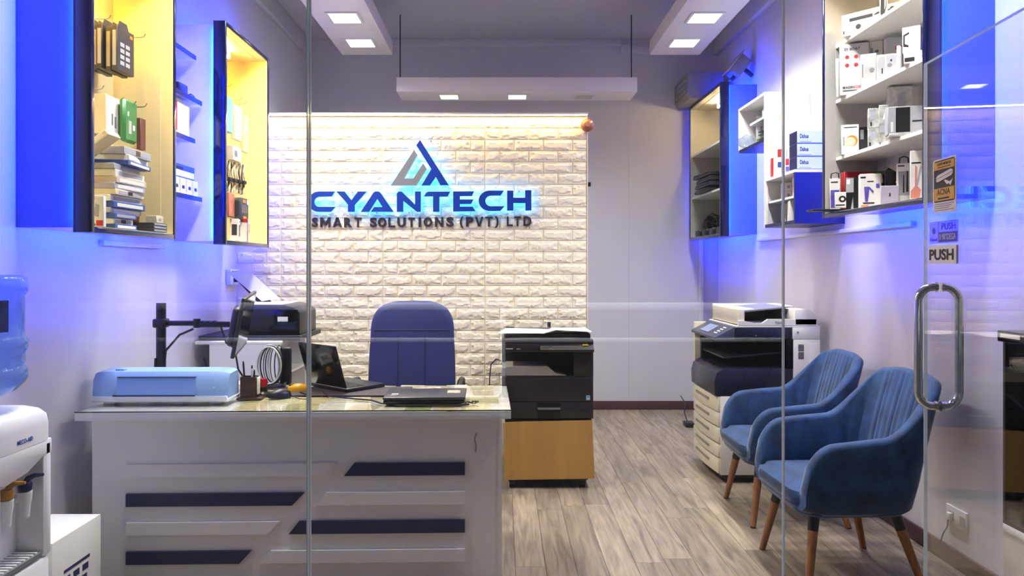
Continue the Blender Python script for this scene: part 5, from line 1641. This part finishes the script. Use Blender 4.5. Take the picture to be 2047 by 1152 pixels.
MB()._add(t_).build('film', clear_mat('clear_film', (0.8, 0.85, 0.95), 1.5, 0.15, 0.25, (0.5, 0.55, 0.6)), pb)

Z2_ = 2.0005
for px0, px1, yt, mm, lab, pr2 in ((1541, 1547, 317, M_redc, 'thin red book standing on the lower open unit', ()),
                                   (1548.5, 1552, 316, M_card, 'thin white booklet beside the red book', ()),
                                   (1553, 1563, 298, M_card, 'white carton with red and blue ends on the lower open unit', (('r', .02, .98, .68, .97, M_redc), ('r', .05, .95, .30, .5, M_bluec))),
                                   (1563.5, 1568, 300, M_gryc, 'narrow grey carton on the lower open unit', ()),
                                   (1569, 1577, 295, M_card, 'white carton with red print beside the router boxes', (('r', .05, .9, .3, .55, M_wred), ('r', .1, .5, .6, .9, M_gryc), ('r', .05, .95, .05, .25, M_pur)))):
    X_ = 1.835
    pc = (px0 + px1) / 2
    Y_ = F * X_ / (pc - VX)
    w_ = (px1 - px0) * Y_ / F
    pack('product_box', lab, 'box', (X_, Y_, Z2_), (max(0.02, w_ * 0.9), 0.05, wz(yt, Y_) - Z2_), -14, mm, pr2)
for k in range(3):
    z_ = Z2_ + 0.0805 * k
    rb_ = pack('router_box', ('white and blue router box, bottom of the stack of three', 'white and blue router box, middle of the stack of three', 'white and blue router box, top of the stack of three')[k], 'box', (1.93, 4.545, z_), (0.22, 0.12, 0.079), 0, pm('pale_blue_white_carton', '#c4d3ea', 0.45), [('t', 'Dahua', .08, .32, .42, .75, M_ink), ('r', .06, .4, .12, .2, M_gryc), ('r', .0, 1, .0, .06, M_bluec)])
    MB().bb(-0.1108, -0.1098, -0.059, 0.059, 0.001, 0.078).build('dark_end', M_navym, rb_, smooth=0)
ZQ = 1.665 + 0.179 + 0.0005
ZR = 1.665 + 0.022 + 0.0005
pack('product_box', 'white carton with grey icons, lower of two on the inner shelf', 'box', (1.90, 4.83, ZQ), (0.085, 0.07, 0.055), -16, M_card, [('r', .4, .6, .3, .7, M_gryc)])
pack('product_box', 'white carton with grey icons, upper of two on the inner shelf', 'box', (1.90, 4.83, ZQ + 0.056), (0.085, 0.07, 0.055), -16, M_card, [('r', .4, .6, .3, .7, M_gryc)])
pack('product_box', 'dark red carton on the inner shelf of the lower unit', 'box', (1.93, 4.70, ZQ), (0.10, 0.06, 0.13), -16, M_redc)
pack('product_box', 'white carton with black print at the near end of inner shelf', 'box', (1.87, 4.58, ZQ), (0.07, 0.06, 0.12), -16, M_card, [('r', .3, .6, .3, .8, M_gryc)])
pack('product_box', 'white box file at the bottom of the lower open unit, far end', 'box', (1.90, 4.80, ZR), (0.10, 0.10, 0.125), -16, M_card)
pack('product_box', 'white box file with tiny grey mark at the bottom near end', 'box', (1.89, 4.64, ZR), (0.12, 0.10, 0.13), -16, M_card, [('r', .5, .62, .4, .48, M_grey)])

# far right showcase: black laptops and cables
Zf = 2.0605
for k in range(4):
    lap = thing('stacked_laptop', ('black laptop at the bottom of the pile in the far right showcase', 'black laptop second from the bottom in the far right showcase', 'black laptop second from the top in the far right showcase', 'black laptop on top of the pile in the far right showcase')[k], 'laptop', (1.915 + rnd.uniform(-0.01, 0.01), 6.50 + rnd.uniform(-0.03, 0.03), Zf + 0.045 * k), rnd.uniform(-0.06, 0.06))
    MB().box((0, 0, 0.012), (0.27, 0.42, 0.022), 0.004).build('base', M_black, lap)
    MB().box((0, 0, 0.032), (0.265, 0.41, 0.014), 0.004).build('lid', (M_blackg, M_navym, M_black, M_dgrey)[k], lap)
Zg = 1.65 + 0.028 + 0.0005
for k in range(5):
    a0 = 0.7 * k
    cy_, cx_ = 6.12 + 0.158 * k, 1.965
    pts = [(cx_ + (0.06 + 0.01 * math.sin(3 * q)) * math.cos(q * 0.63 + a0), cy_ + (0.075) * math.sin(q * 0.63 + a0), Zg + 0.10 + (0.10 + 0.05 * math.sin(k * 1.7)) * math.sin(q * 0.63 + a0 * 1.3) * math.cos(q * 0.21) + 0.012) for q in range(30)]
    o = MB().tube([(x_, y_, max(Zg + 0.006, z_)) for x_, y_, z_ in pts], 0.0055, 6).build('adapter_cable', M_black)
    tag(o, ('coiled black cable nearest in the bottom of the far right showcase', 'coiled black cable second nearest in the far right showcase', 'coiled black cable in the middle of the far right showcase', 'coiled black cable second from the back wall in the showcase', 'coiled black cable closest to the back wall in the showcase')[k], 'cable', 'black cables in the far right showcase')
for k in range(4):
    ad_ = thing('power_adapter', ('black power adapter brick nearest in the far right showcase', 'black power adapter brick second nearest in the far right showcase', 'black power adapter brick third in the far right showcase', 'black power adapter brick by the back wall in the showcase')[k], 'adapter', (1.848, 6.12 + 0.22 * k, Zg), rnd.uniform(-0.1, 0.1))
    MB().box((0, 0, 0.03), (0.06, 0.15, 0.058), 0.008).build('brick_body', M_black, ad_)
    MB().box((-0.0305, 0, 0.03), (0.001, 0.06, 0.03)).build('rating_label', M_dgrey, ad_, smooth=0)
bagm = thing('black_pouch', 'bulging black pouch among cables in the far right showcase', 'pouch', (1.97, 6.895, Zg))
t_ = bmesh.new()
bmesh.ops.create_icosphere(t_, subdivisions=3, radius=1)
for v in t_.verts:
    n_ = noise.noise(v.co * 2.0 + Vector((3, 1, 2))) * 0.4
    v.co = Vector((v.co.x * 0.07, v.co.y * 0.055, 0.10 + v.co.z * 0.10)) * (1 + n_ * 0.3)
    v.co.z = max(0, v.co.z)
MB()._add(t_).build('pouch_body', M_black, bagm)

# ------------------------------------------------------------------ goods in the near left showcase
def hook(label, X0, Y, Z, ln, par=None):
    t = thing('display_hook', label, 'hook', (X0, Y, Z), 0, 'wire hooks in the left showcases')
    MB().tube([(0, 0, 0), (ln - 0.02, 0, 0), (ln - 0.008, 0, 0.004), (ln, 0, 0.018)], 0.0022, 6).build('prong', M_steel, t)
    MB().bb(-0.001, 0.003, -0.012, 0.012, -0.012, 0.012, 0.001).build('plate', M_steel, t)
    return t


XBK = XL + 0.0135
for i_, (px, py, ln, lab) in enumerate(((222, 38, 0.17, 'wire hook at the top left of the near left showcase'), (291, 75, 0.22, 'wire hook right of the black spine boxes'), (208, 179, 0.15, 'wire hook just above the white packs'), (272, 210, 0.2, 'wire hook above the green pack'), (294, 214, 0.22, 'wire hook right of the green pack'))):
    Y_ = F * (XBK + ln) / (px - VX)
    hook(lab, XBK, Y_, wz(py, Y_), ln)
# dark spine boxes hanging in a row on the hook
M_dkb = pm('charcoal_carton', '#34343a', 0.4, var=0.1, scale=12)
dl = ('charcoal spine box furthest left of the hanging row', 'charcoal spine box second from the left of the hanging row', 'charcoal spine box third from the left of the hanging row', 'charcoal spine box second from the right of the hanging row', 'charcoal spine box with white icon grid, rightmost of the hanging row')
for k in range(5):
    xk = -1.895 + 0.034 * k
    zt = wz(48 + 3 * (k % 2), 3.32)
    t = thing('spine_box', dl[k], 'box', (xk, 3.36 + 0.01 * (k % 2), zt - 0.20 - 0.004 * k), math.radians(rnd.uniform(-3, 3)), 'charcoal boxes hanging in the near left showcase')
    MB().box((0, 0, 0.10), (0.026, 0.14, 0.20), 0.001, seg=1).build('carton', M_dkb, t)
    MB().bb(-0.008, 0.008, -0.0712, -0.0698, 0.02, 0.18).build('spine_band', M_goldp if k % 2 else M_gryc, t, smooth=0)
    MB().prism([(-0.05, 0.20), (0.05, 0.20), (0.03, 0.235), (-0.03, 0.235)], -0.001, 0.001, 'YZ').build('hang_tab', M_dkb, t, smooth=0)
    if k == 4:
        for r_ in range(4):
            for q in range(2):
                MB().bb(0.0128, 0.0138, -0.045 + 0.045 * q, -0.012 + 0.045 * q, 0.03 + 0.028 * r_, 0.048 + 0.028 * r_).build('icon', M_gryc, t, smooth=0)
        MB().bb(0.0128, 0.0138, 0.035, 0.055, 0.17, 0.185).build('badge', M_org, t, smooth=0)
pack('product_box', 'grey white pack with pink base hanging behind the navy frame', 'box', (-1.80, 3.10, wz(140, 3.1)), (0.07, 0.02, 0.19), 10, M_gryc, [('r', 0, 1, 0, .06, M_pink), ('r', .0, 1, .36, .37, M_ink)])
# white and green packs
zt = wz(192, 3.30)
pack('hanging_pack', 'clear white blister pack at the left of the hanging white packs', 'pack', (-1.875, 3.30, zt - 0.20), (0.045, 0.05, 0.195), 0, M_clr)
pack('hanging_pack', 'cream and white cable box hanging beside the green pack', 'pack', (-1.80, 3.30, zt - 0.18), (0.06, 0.13, 0.175), 0, M_crm, [('s', 0.02, .98, .02, .98, M_card), ('s', .35, .45, .25, .55, M_grey), ('s', .55, .65, .2, .5, M_grey)])
pack('hanging_pack', 'green rounded pack with white ear tips in the left showcase', 'pack', (-1.745, 3.38, zt - 0.20), (0.03, 0.12, 0.20), 0, pm('green_pack', '#3f8243', 0.4, var=0.15), [('s', .3, .5, .2, .5, M_clr), ('s', .6, .75, .3, .42, M_card), ('s', .2, .3, .6, .7, M_card)], bev=0.012)
pack('hanging_pack', 'narrow brown pack behind the green pack', 'pack', (-1.74, 3.49, zt - 0.215), (0.02, 0.05, 0.15), 0, pm('brown_pack', '#7a4a3e', 0.5))
# pile of flat boxes
fz = 1.535 + 0.0285
pile = [(M_bluec, 'blue flat box at the very bottom of the pile'), (M_card, 'white flat box second from the bottom of the pile'), (M_bluec, 'blue flat box third from the bottom of the pile'), (M_gryc, 'grey flat box above the third blue box of the pile'),
        (M_bluec, 'dark blue flat box in the lower half of the pile'), (M_card, 'white flat box sticking out above the dark blue box'), (M_crm, 'cream flat box with gold print in the middle of the pile'), (M_lil, 'lilac flat box above the cream box of the pile'),
        (M_bei, 'beige flat box with white end in the pile'), (M_card, 'cream white flat box above the beige one of the pile'), (M_gryc, 'pale grey flat box in the upper part of the pile'), (M_bluec, 'blue striped flat box third from the top of the pile'), (M_card, 'white flat box second from the top of the pile'), (M_gryc, 'grey flat box with brown badge on top of the pile')]
z_ = fz
for k, (mm, lab) in enumerate(pile):
    h_ = (0.020, 0.024, 0.022, 0.022, 0.027, 0.027, 0.024, 0.026, 0.028, 0.030, 0.024, 0.020, 0.024, 0.034)[k]
    dx = rnd.uniform(-0.012, 0.012) + (0.012 if k > 10 else 0)
    ln = 0.17 if k < 3 else 0.25
    t = thing('flat_box', lab, 'box', (-1.768 + dx, 3.22 + (0.0 if k > 2 else -0.03) + rnd.uniform(-0.01, 0.01) + (0.05 if k > 10 else 0), z_), math.radians(rnd.uniform(-4, 4) + (5 if k > 10 else 0)), 'flat boxes piled in the near left showcase')
    MB().box((0, 0, h_ / 2), (0.22, ln, h_), 0.0015, seg=1).build('carton', mm, t)
    MB().bb(0.1098, 0.1106, -ln * 0.4, ln * 0.42, h_ * 0.2, h_ * 0.75).build('label_strip', (M_card, M_gryc, M_lil, M_card)[k % 4], t, smooth=0)
    if k in (1, 6, 13):
        MB().bb(0.1104, 0.1112, -0.02, 0.02, h_ * 0.2, h_ * 0.85).build('badge', M_ink if k != 13 else pm('brown_badge', '#5a3a2c', 0.5), t, smooth=0)
    z_ += h_ + 0.0006
z11 = z_ - 0.034 - 0.024 - 0.020 - 0.0018
t = thing('flat_box', 'pale cream flat box leaning diagonally over the top of the pile', 'box', (-1.725, 3.075, z11 + 0.066), 0, 'flat boxes piled in the near left showcase', rot=(0, math.radians(-36), 0))
MB().box((0, 0, 0.0), (0.18, 0.10, 0.026), 0.002, seg=1).build('carton', M_crm, t)
MB().bb(-0.07, 0.07, -0.0508, -0.0498, -0.007, 0.007).build('label_strip', M_card, t, smooth=0)
pack('mouse_pack', 'white blister pack with red top standing left of the pile', 'pack', (-1.66, 2.965, fz), (0.062, 0.03, 0.125), 12, M_card, [('r', 0, .45, .86, 1, M_wred), ('p', ((.4, .35), (.7, .3), (.75, .7), (.5, .75)), M_gryc), ('r', .05, .5, .02, .09, M_ink), ('r', .55, .95, .02, .2, M_wred)])
for k in range(3):
    t = thing('disc_case', ('grey disc case at the bottom right of the left showcase', 'grey disc case in the middle of the small stack in the left showcase', 'grey disc case on top of the small stack in the left showcase')[k], 'disc case', (-1.725, 3.455, fz + 0.0145 * k), 0, 'disc cases in the near left showcase')
    MB().box((0, 0, 0.007), (0.19, 0.135, 0.0135), 0.001, seg=1).build('case', M_dkb, t)
    MB().bb(0.0948, 0.0956, -0.06, 0.06, 0.003, 0.011).build('paper_edge', M_gryc, t, smooth=0)
pack('product_box', 'small cream carton on the disc cases', 'box', (-1.665, 3.47, fz + 0.0445), (0.05, 0.07, 0.034), 0, M_crm, [('s', .3, .7, .3, .6, M_gryc)])
t = thing('film_pack', 'glossy orange brown pack leaning beside the pile', 'pack', (-1.76, 3.425, fz + 0.0445), 0)
MB().prism([(-0.05, 0.0), (0.03, 0.0), (0.035, 0.06), (-0.02, 0.16), (-0.06, 0.17)], -0.02, 0.03, 'XZ', 0.004).build('film', pm('orange_brown_film', '#8a4020', 0.2, var=0.7, scale=22), t)

# ------------------------------------------------------------------ goods in the far left showcase
for i_, (px, py, ln, lab) in enumerate(((463, 173, 0.17, 'wire hook at the top of the far left showcase'), (484, 200, 0.22, 'wire hook over the cyan pack'), (493, 208, 0.2, 'wire hook over the cream packs'), (492, 410, 0.2, 'wire hook under the orange pack'))):
    Y_ = F * (XBK + ln) / (px - VX)
    hook(lab, XBK, Y_, wz(py, Y_), ln)
z1 = wz(205, 4.55)
pack('hanging_pack', 'white pack at the left end of the far left showcase', 'pack', (-1.715, 4.40, z1 - 0.20), (0.025, 0.10, 0.20), 0, M_card)
pack('hanging_pack', 'cyan pack hanging in the far left showcase', 'pack', (-1.68, 4.42, z1 - 0.21), (0.03, 0.10, 0.21), 0, M_cyan)
pack('hanging_pack', 'cream pack with white swirl hanging in the far left showcase', 'pack', (-1.675, 4.56, z1 - 0.235), (0.025, 0.13, 0.215), 0, M_crm, [('s', .3, .6, .4, .6, M_card)])
pack('hanging_pack', 'pale yellow pack hanging nearest the brick wall', 'pack', (-1.675, 4.70, z1 - 0.29), (0.02, 0.10, 0.24), 0, pm('pale_yellow_carton', '#d9cc8c', 0.5), [('s', .3, .7, .5, .7, M_crm)])
pack('hanging_pack', 'clear adapter pack under the cream packs', 'pack', (-1.685, 4.55, z1 - 0.37), (0.04, 0.15, 0.09), 0, M_clr, [('s', .2, .5, .3, .7, M_grey)])
for k in range(5):
    cc = thing('hanging_cable', ('hanging cable bundle furthest left in the far left showcase', 'hanging cable bundle second from left in the far left showcase', 'hanging cable bundle third in the far left showcase', 'hanging cable bundle fourth in the far left showcase', 'hanging cable bundle nearest the brick wall')[k], 'cable', (-1.71 + 0.008 * k, 4.40 + 0.06 * k, z1 - 0.58), 0, 'cable bundles in the far left showcase')
    for q in range(3):
        MB().tube([(0.008 * q, 0.012 * math.sin(j * 1.2 + q) + 0.01 * q, 0.205 - 0.024 * j) for j in range(9)], 0.005, 6).build('cable', (M_crm, M_bei, pm('dark_cord', '#4a4334', 0.5))[(q + k) % 3], cc)
    MB().bb(-0.006, 0.03, -0.012, 0.03, 0.08, 0.10, 0.002).build('tie', M_ink, cc)
pack('hanging_pack', 'orange striped film pack left of the black blister', 'pack', (-1.69, 4.44, z1 - 0.73), (0.06, 0.13, 0.15), 6, pm('orange_striped_film', '#b5603a', 0.25, var=0.6, scale=14, stretch=(1, 6, 0.5)), [('s', 0, 1, 0, .05, M_ink)])
bl_ = thing('blister_pack', 'black rounded blister pack with orange marks in far left showcase', 'pack', (-1.68, 4.63, z1 - 0.742), 0)
MB().prism(rrect(0.16, 0.15, 0.03, 4, 0, 0.075), -0.02, 0.03, 'YZ', 0.006).build('case', M_dkb, bl_)
MB().bb(0.030, 0.032, -0.05, 0.05, 0.05, 0.105).build('window', pm('brown_window', '#4d3a30', 0.2), bl_, smooth=0)
MB().bb(0.030, 0.033, -0.03, 0.02, 0.118, 0.138).build('orange_mark', M_org, bl_, smooth=0)
MB().bb(0.030, 0.033, -0.02, 0.03, 0.015, 0.032).build('orange_mark', M_org, bl_, smooth=0)
MB().bb(0.030, 0.033, 0.045, 0.07, 0.11, 0.14).build('white_mark', M_card, bl_, smooth=0)
fz2 = 1.53 + 0.0285
pack('phone_box', 'red and white phone box at the left of the far left showcase floor', 'box', (-1.70, 4.36, fz2), (0.06, 0.09, 0.155), 12, M_redc, [('r', .45, 1, .78, 1, M_card), ('r', 0, .3, .0, .25, M_card), ('s', .3, .9, .78, .99, M_card), ('s', .05, .95, .02, .3, M_card)])
pack('phone_box', 'white phone box with dark screen picture on the far left showcase floor', 'box', (-1.66, 4.50, fz2), (0.05, 0.09, 0.135), 14, M_card, [('r', .2, .8, .25, .75, M_dkb), ('s', .2, .8, .22, .75, M_dkb), ('s', .4, .6, .82, .92, M_ink)])
pack('phone_box', 'white and red phone box nearest the brick wall', 'box', (-1.665, 4.66, fz2), (0.06, 0.11, 0.145), 12, M_card, [('r', 0, .25, 0, 1, M_wred), ('s', .0, .22, .0, 1, M_wred), ('s', .5, .92, .4, .8, M_gryc), ('r', .25, 1, .85, 1, M_wred)])

# ------------------------------------------------------------------ goods on the navy edged shelves
pack('product_box', 'tall bright blue box standing under the uppermost navy edged shelf', 'box', (-1.835, 3.95, 2.3605), (0.09, 0.05, 0.24), 20, pm('bright_blue_carton', '#1447d8', 0.45))
gd = thing('black_gadget', 'black boxy gadget on the navy edged shelf', 'gadget', (-1.845, 4.085, 2.3605))
MB().box((0, 0, 0.035), (0.10, 0.11, 0.07), 0.008).build('body', M_black, gd)
MB().prism([(-0.05, 0.07), (0.02, 0.07), (-0.03, 0.11), (-0.05, 0.11)], -0.06, 0.04, 'XZ').build('screen_hood', M_dgrey, gd, smooth=0)
m2_ = mouse('small black mouse at the end of the navy edged shelf', (-1.80, 4.185, 2.3605), 0.4, M_black, M_dgrey, 0.85)
pack('product_box', 'white box with a red stripe on the small navy edged shelf', 'box', (-1.835, 4.01, 2.1255), (0.11, 0.22, 0.20), 0, M_card, [('r', .25, .55, .08, .95, M_wred), ('s', .1, .3, .1, .9, M_wred)])
pack('product_box', 'blue and white box lying on the row of small white boxes', 'box', (-1.84, 4.02, 1.8005 + 0.092), (0.12, 0.34, 0.075), 0, M_bluec, [('s', .02, .98, .1, .55, M_card), ('s', .3, .55, .6, .8, M_ink)])
for k in range(7):
    pack('small_box', ('small white box nearest in the row on the lowest shelf', 'small white box second nearest in the row on lowest shelf', 'small white box third in the row on lowest shelf', 'small white box in the middle of the row on lowest shelf', 'small white box fifth in the row on lowest shelf', 'small white box sixth in the row on lowest shelf', 'small white box furthest in the row on lowest shelf')[k], 'box', (-1.835, 3.70 + 0.08 * k, 1.8005), (0.13, 0.062, 0.09), 0, M_card, [('s', .25, .75, .35, .55, M_ink)], group='small white boxes on the lowest left shelf')

# ------------------------------------------------------------------ right end: glass display case, socket, wall units at the back
gc = thing('glass_display_case', 'glass display case with black rim on a marble base at right edge', 'display case', (2.003, 2.05, 0))
GX, GY = 0.10, 0.85
MB().bb(0.0, GX, 0, GY, 0.0, 0.345).build('marble_base', pm('cream_marble', '#cfc8bb', 0.3, var=0.18, scale=7), gc, smooth=0)
MB().bb(-0.004, GX, 0, GY, 0.345, 0.375, 0.002).build('white_ledge', M_white, gc)
MB().bb(0.001, 0.006, 0.012, GY - 0.012, 0.39, 1.10).build('glass_front', M_glass, gc, smooth=0)
MB().bb(0.09, 0.098, 0.012, GY - 0.012, 0.39, 1.10).build('back_board', pm('green_grey_board', '#6f7d74', 0.5), gc, smooth=0)
MB().bb(-0.003, GX, 0.0, 0.012, 0.375, 1.10).build('post', M_dgrey, gc, smooth=0)
MB().bb(-0.003, GX, GY - 0.012, GY, 0.375, 1.10).build('post', M_dgrey, gc, smooth=0)
MB().bb(-0.003, GX, 0.012, GY - 0.012, 0.375, 0.39).build('bottom_rail', M_dgrey, gc, smooth=0)
MB().bb(-0.02, GX, -0.01, GY + 0.012, 1.10, 1.145, 0.006).build('black_rim', M_blackg, gc)
MB().bb(-0.0212, -0.0200, GY - 0.12, GY - 0.01, 1.118, 1.134).build('price_tag', M_card, gc, smooth=0)
tl = thing('hand_tool', 'black upright gimbal tool inside the glass display case', 'tool', (2.055, 2.80, 0.392))
MB().tube([(0, 0, 0.10), (0, 0, 0.55)], [0.018, 0.014], 12).build('grip', M_black, tl)
MB().box((0, 0, 0.60), (0.04, 0.07, 0.10), 0.012, seg=3).build('head', M_black, tl)
MB().box((0, 0, 0.05), (0.05, 0.10, 0.10), 0.012, seg=3).build('foot', M_black, tl)
MB().bb(-0.0195, -0.0185, -0.006, 0.006, 0.30, 0.32).build('yellow_mark', M_yel, tl, smooth=0)
o = thing('black_box', 'black box lying on top of the glass display case', 'box', (2.045, 2.45, 1.1455))
MB().box((0, 0, 0.018), (0.07, 0.70, 0.036), 0.004).build('carton', M_dkb, o)
MB().bb(-0.036, -0.0352, 0.1, 0.30, 0.01, 0.028).build('label_strip', M_gryc, o, smooth=0)

so_ = thing('wall_socket', 'white double wall socket with a cord low on the right wall', 'socket', (XR - 0.0005, 3.36, 0.235))
MB().bb(-0.012, 0, -0.075, 0.075, -0.045, 0.045, 0.003).build('plate', M_card, so_)
for yy in (-0.05, 0.03):
    MB().bb(-0.0135, -0.012, yy - 0.018, yy + 0.018, -0.02, 0.02).build('outlet', M_gryc, so_, smooth=0)
MB().bb(-0.03, -0.012, 0.02, 0.045, -0.02, 0.015, 0.004).build('plug', M_card, so_)
MB().tube([(-0.025, 0.035, -0.02), (-0.02, 0.05, -0.06), (-0.02, 0.08, -0.10), (-0.02, 0.10, -0.145)], 0.003, 6).build('cord', M_dgrey, so_)
ac = thing('air_conditioner', 'grey white wall air conditioner in the dim far right corner', 'air conditioner', (1.68, 6.6, 2.9325))
MB().prism([(0.0, 0.05), (0.03, 0.0), (0.33, 0.0), (0.33, 0.245), (0.02, 0.245), (0.0, 0.22)], 0.0, 0.49, 'XZ', 0.005).build('casing', pm('ac_grey_plastic', '#85858a', 0.45), ac)
for k in range(3):
    MB().bb(-0.004, 0.002, 0.02, 0.47, 0.07 + 0.05 * k, 0.082 + 0.05 * k).build('louvre', M_gryc, ac, smooth=0)
spk = thing('wall_speaker', 'tilted white box speaker above the far right showcase', 'speaker', (1.985, 6.12, 3.08), 0, rot=(0, math.radians(38), 0))
MB().box((0, 0, 0), (0.10, 0.16, 0.17), 0.004).build('cabinet', M_grey, spk)
MB().box((-0.056, 0, 0), (0.008, 0.17, 0.22), 0.002).build('baffle', M_gryc, spk)
MB().box((0.02, 0, -0.10), (0.03, 0.05, 0.06), 0.004).build('bracket', M_dgrey, spk)
MB().box((0.09, 0.0, 0.02), (0.10, 0.03, 0.03), 0.004).build('wall_arm', M_dgrey, spk)
nb = thing('floor_adapter', 'black power strip on the floor behind the white copier', 'power strip', (wx(1380, 6.3), 6.35, 0.0))
MB().box((0, 0, 0.02), (0.08, 0.12, 0.038), 0.006).build('body', M_black, nb)
MB().tube([(0.0, 0.05, 0.03), (-0.01, 0.12, 0.10), (0.03, 0.25, 0.16), (0.05, 0.5, 0.18)], 0.005, 6).build('cord', M_black, nb)
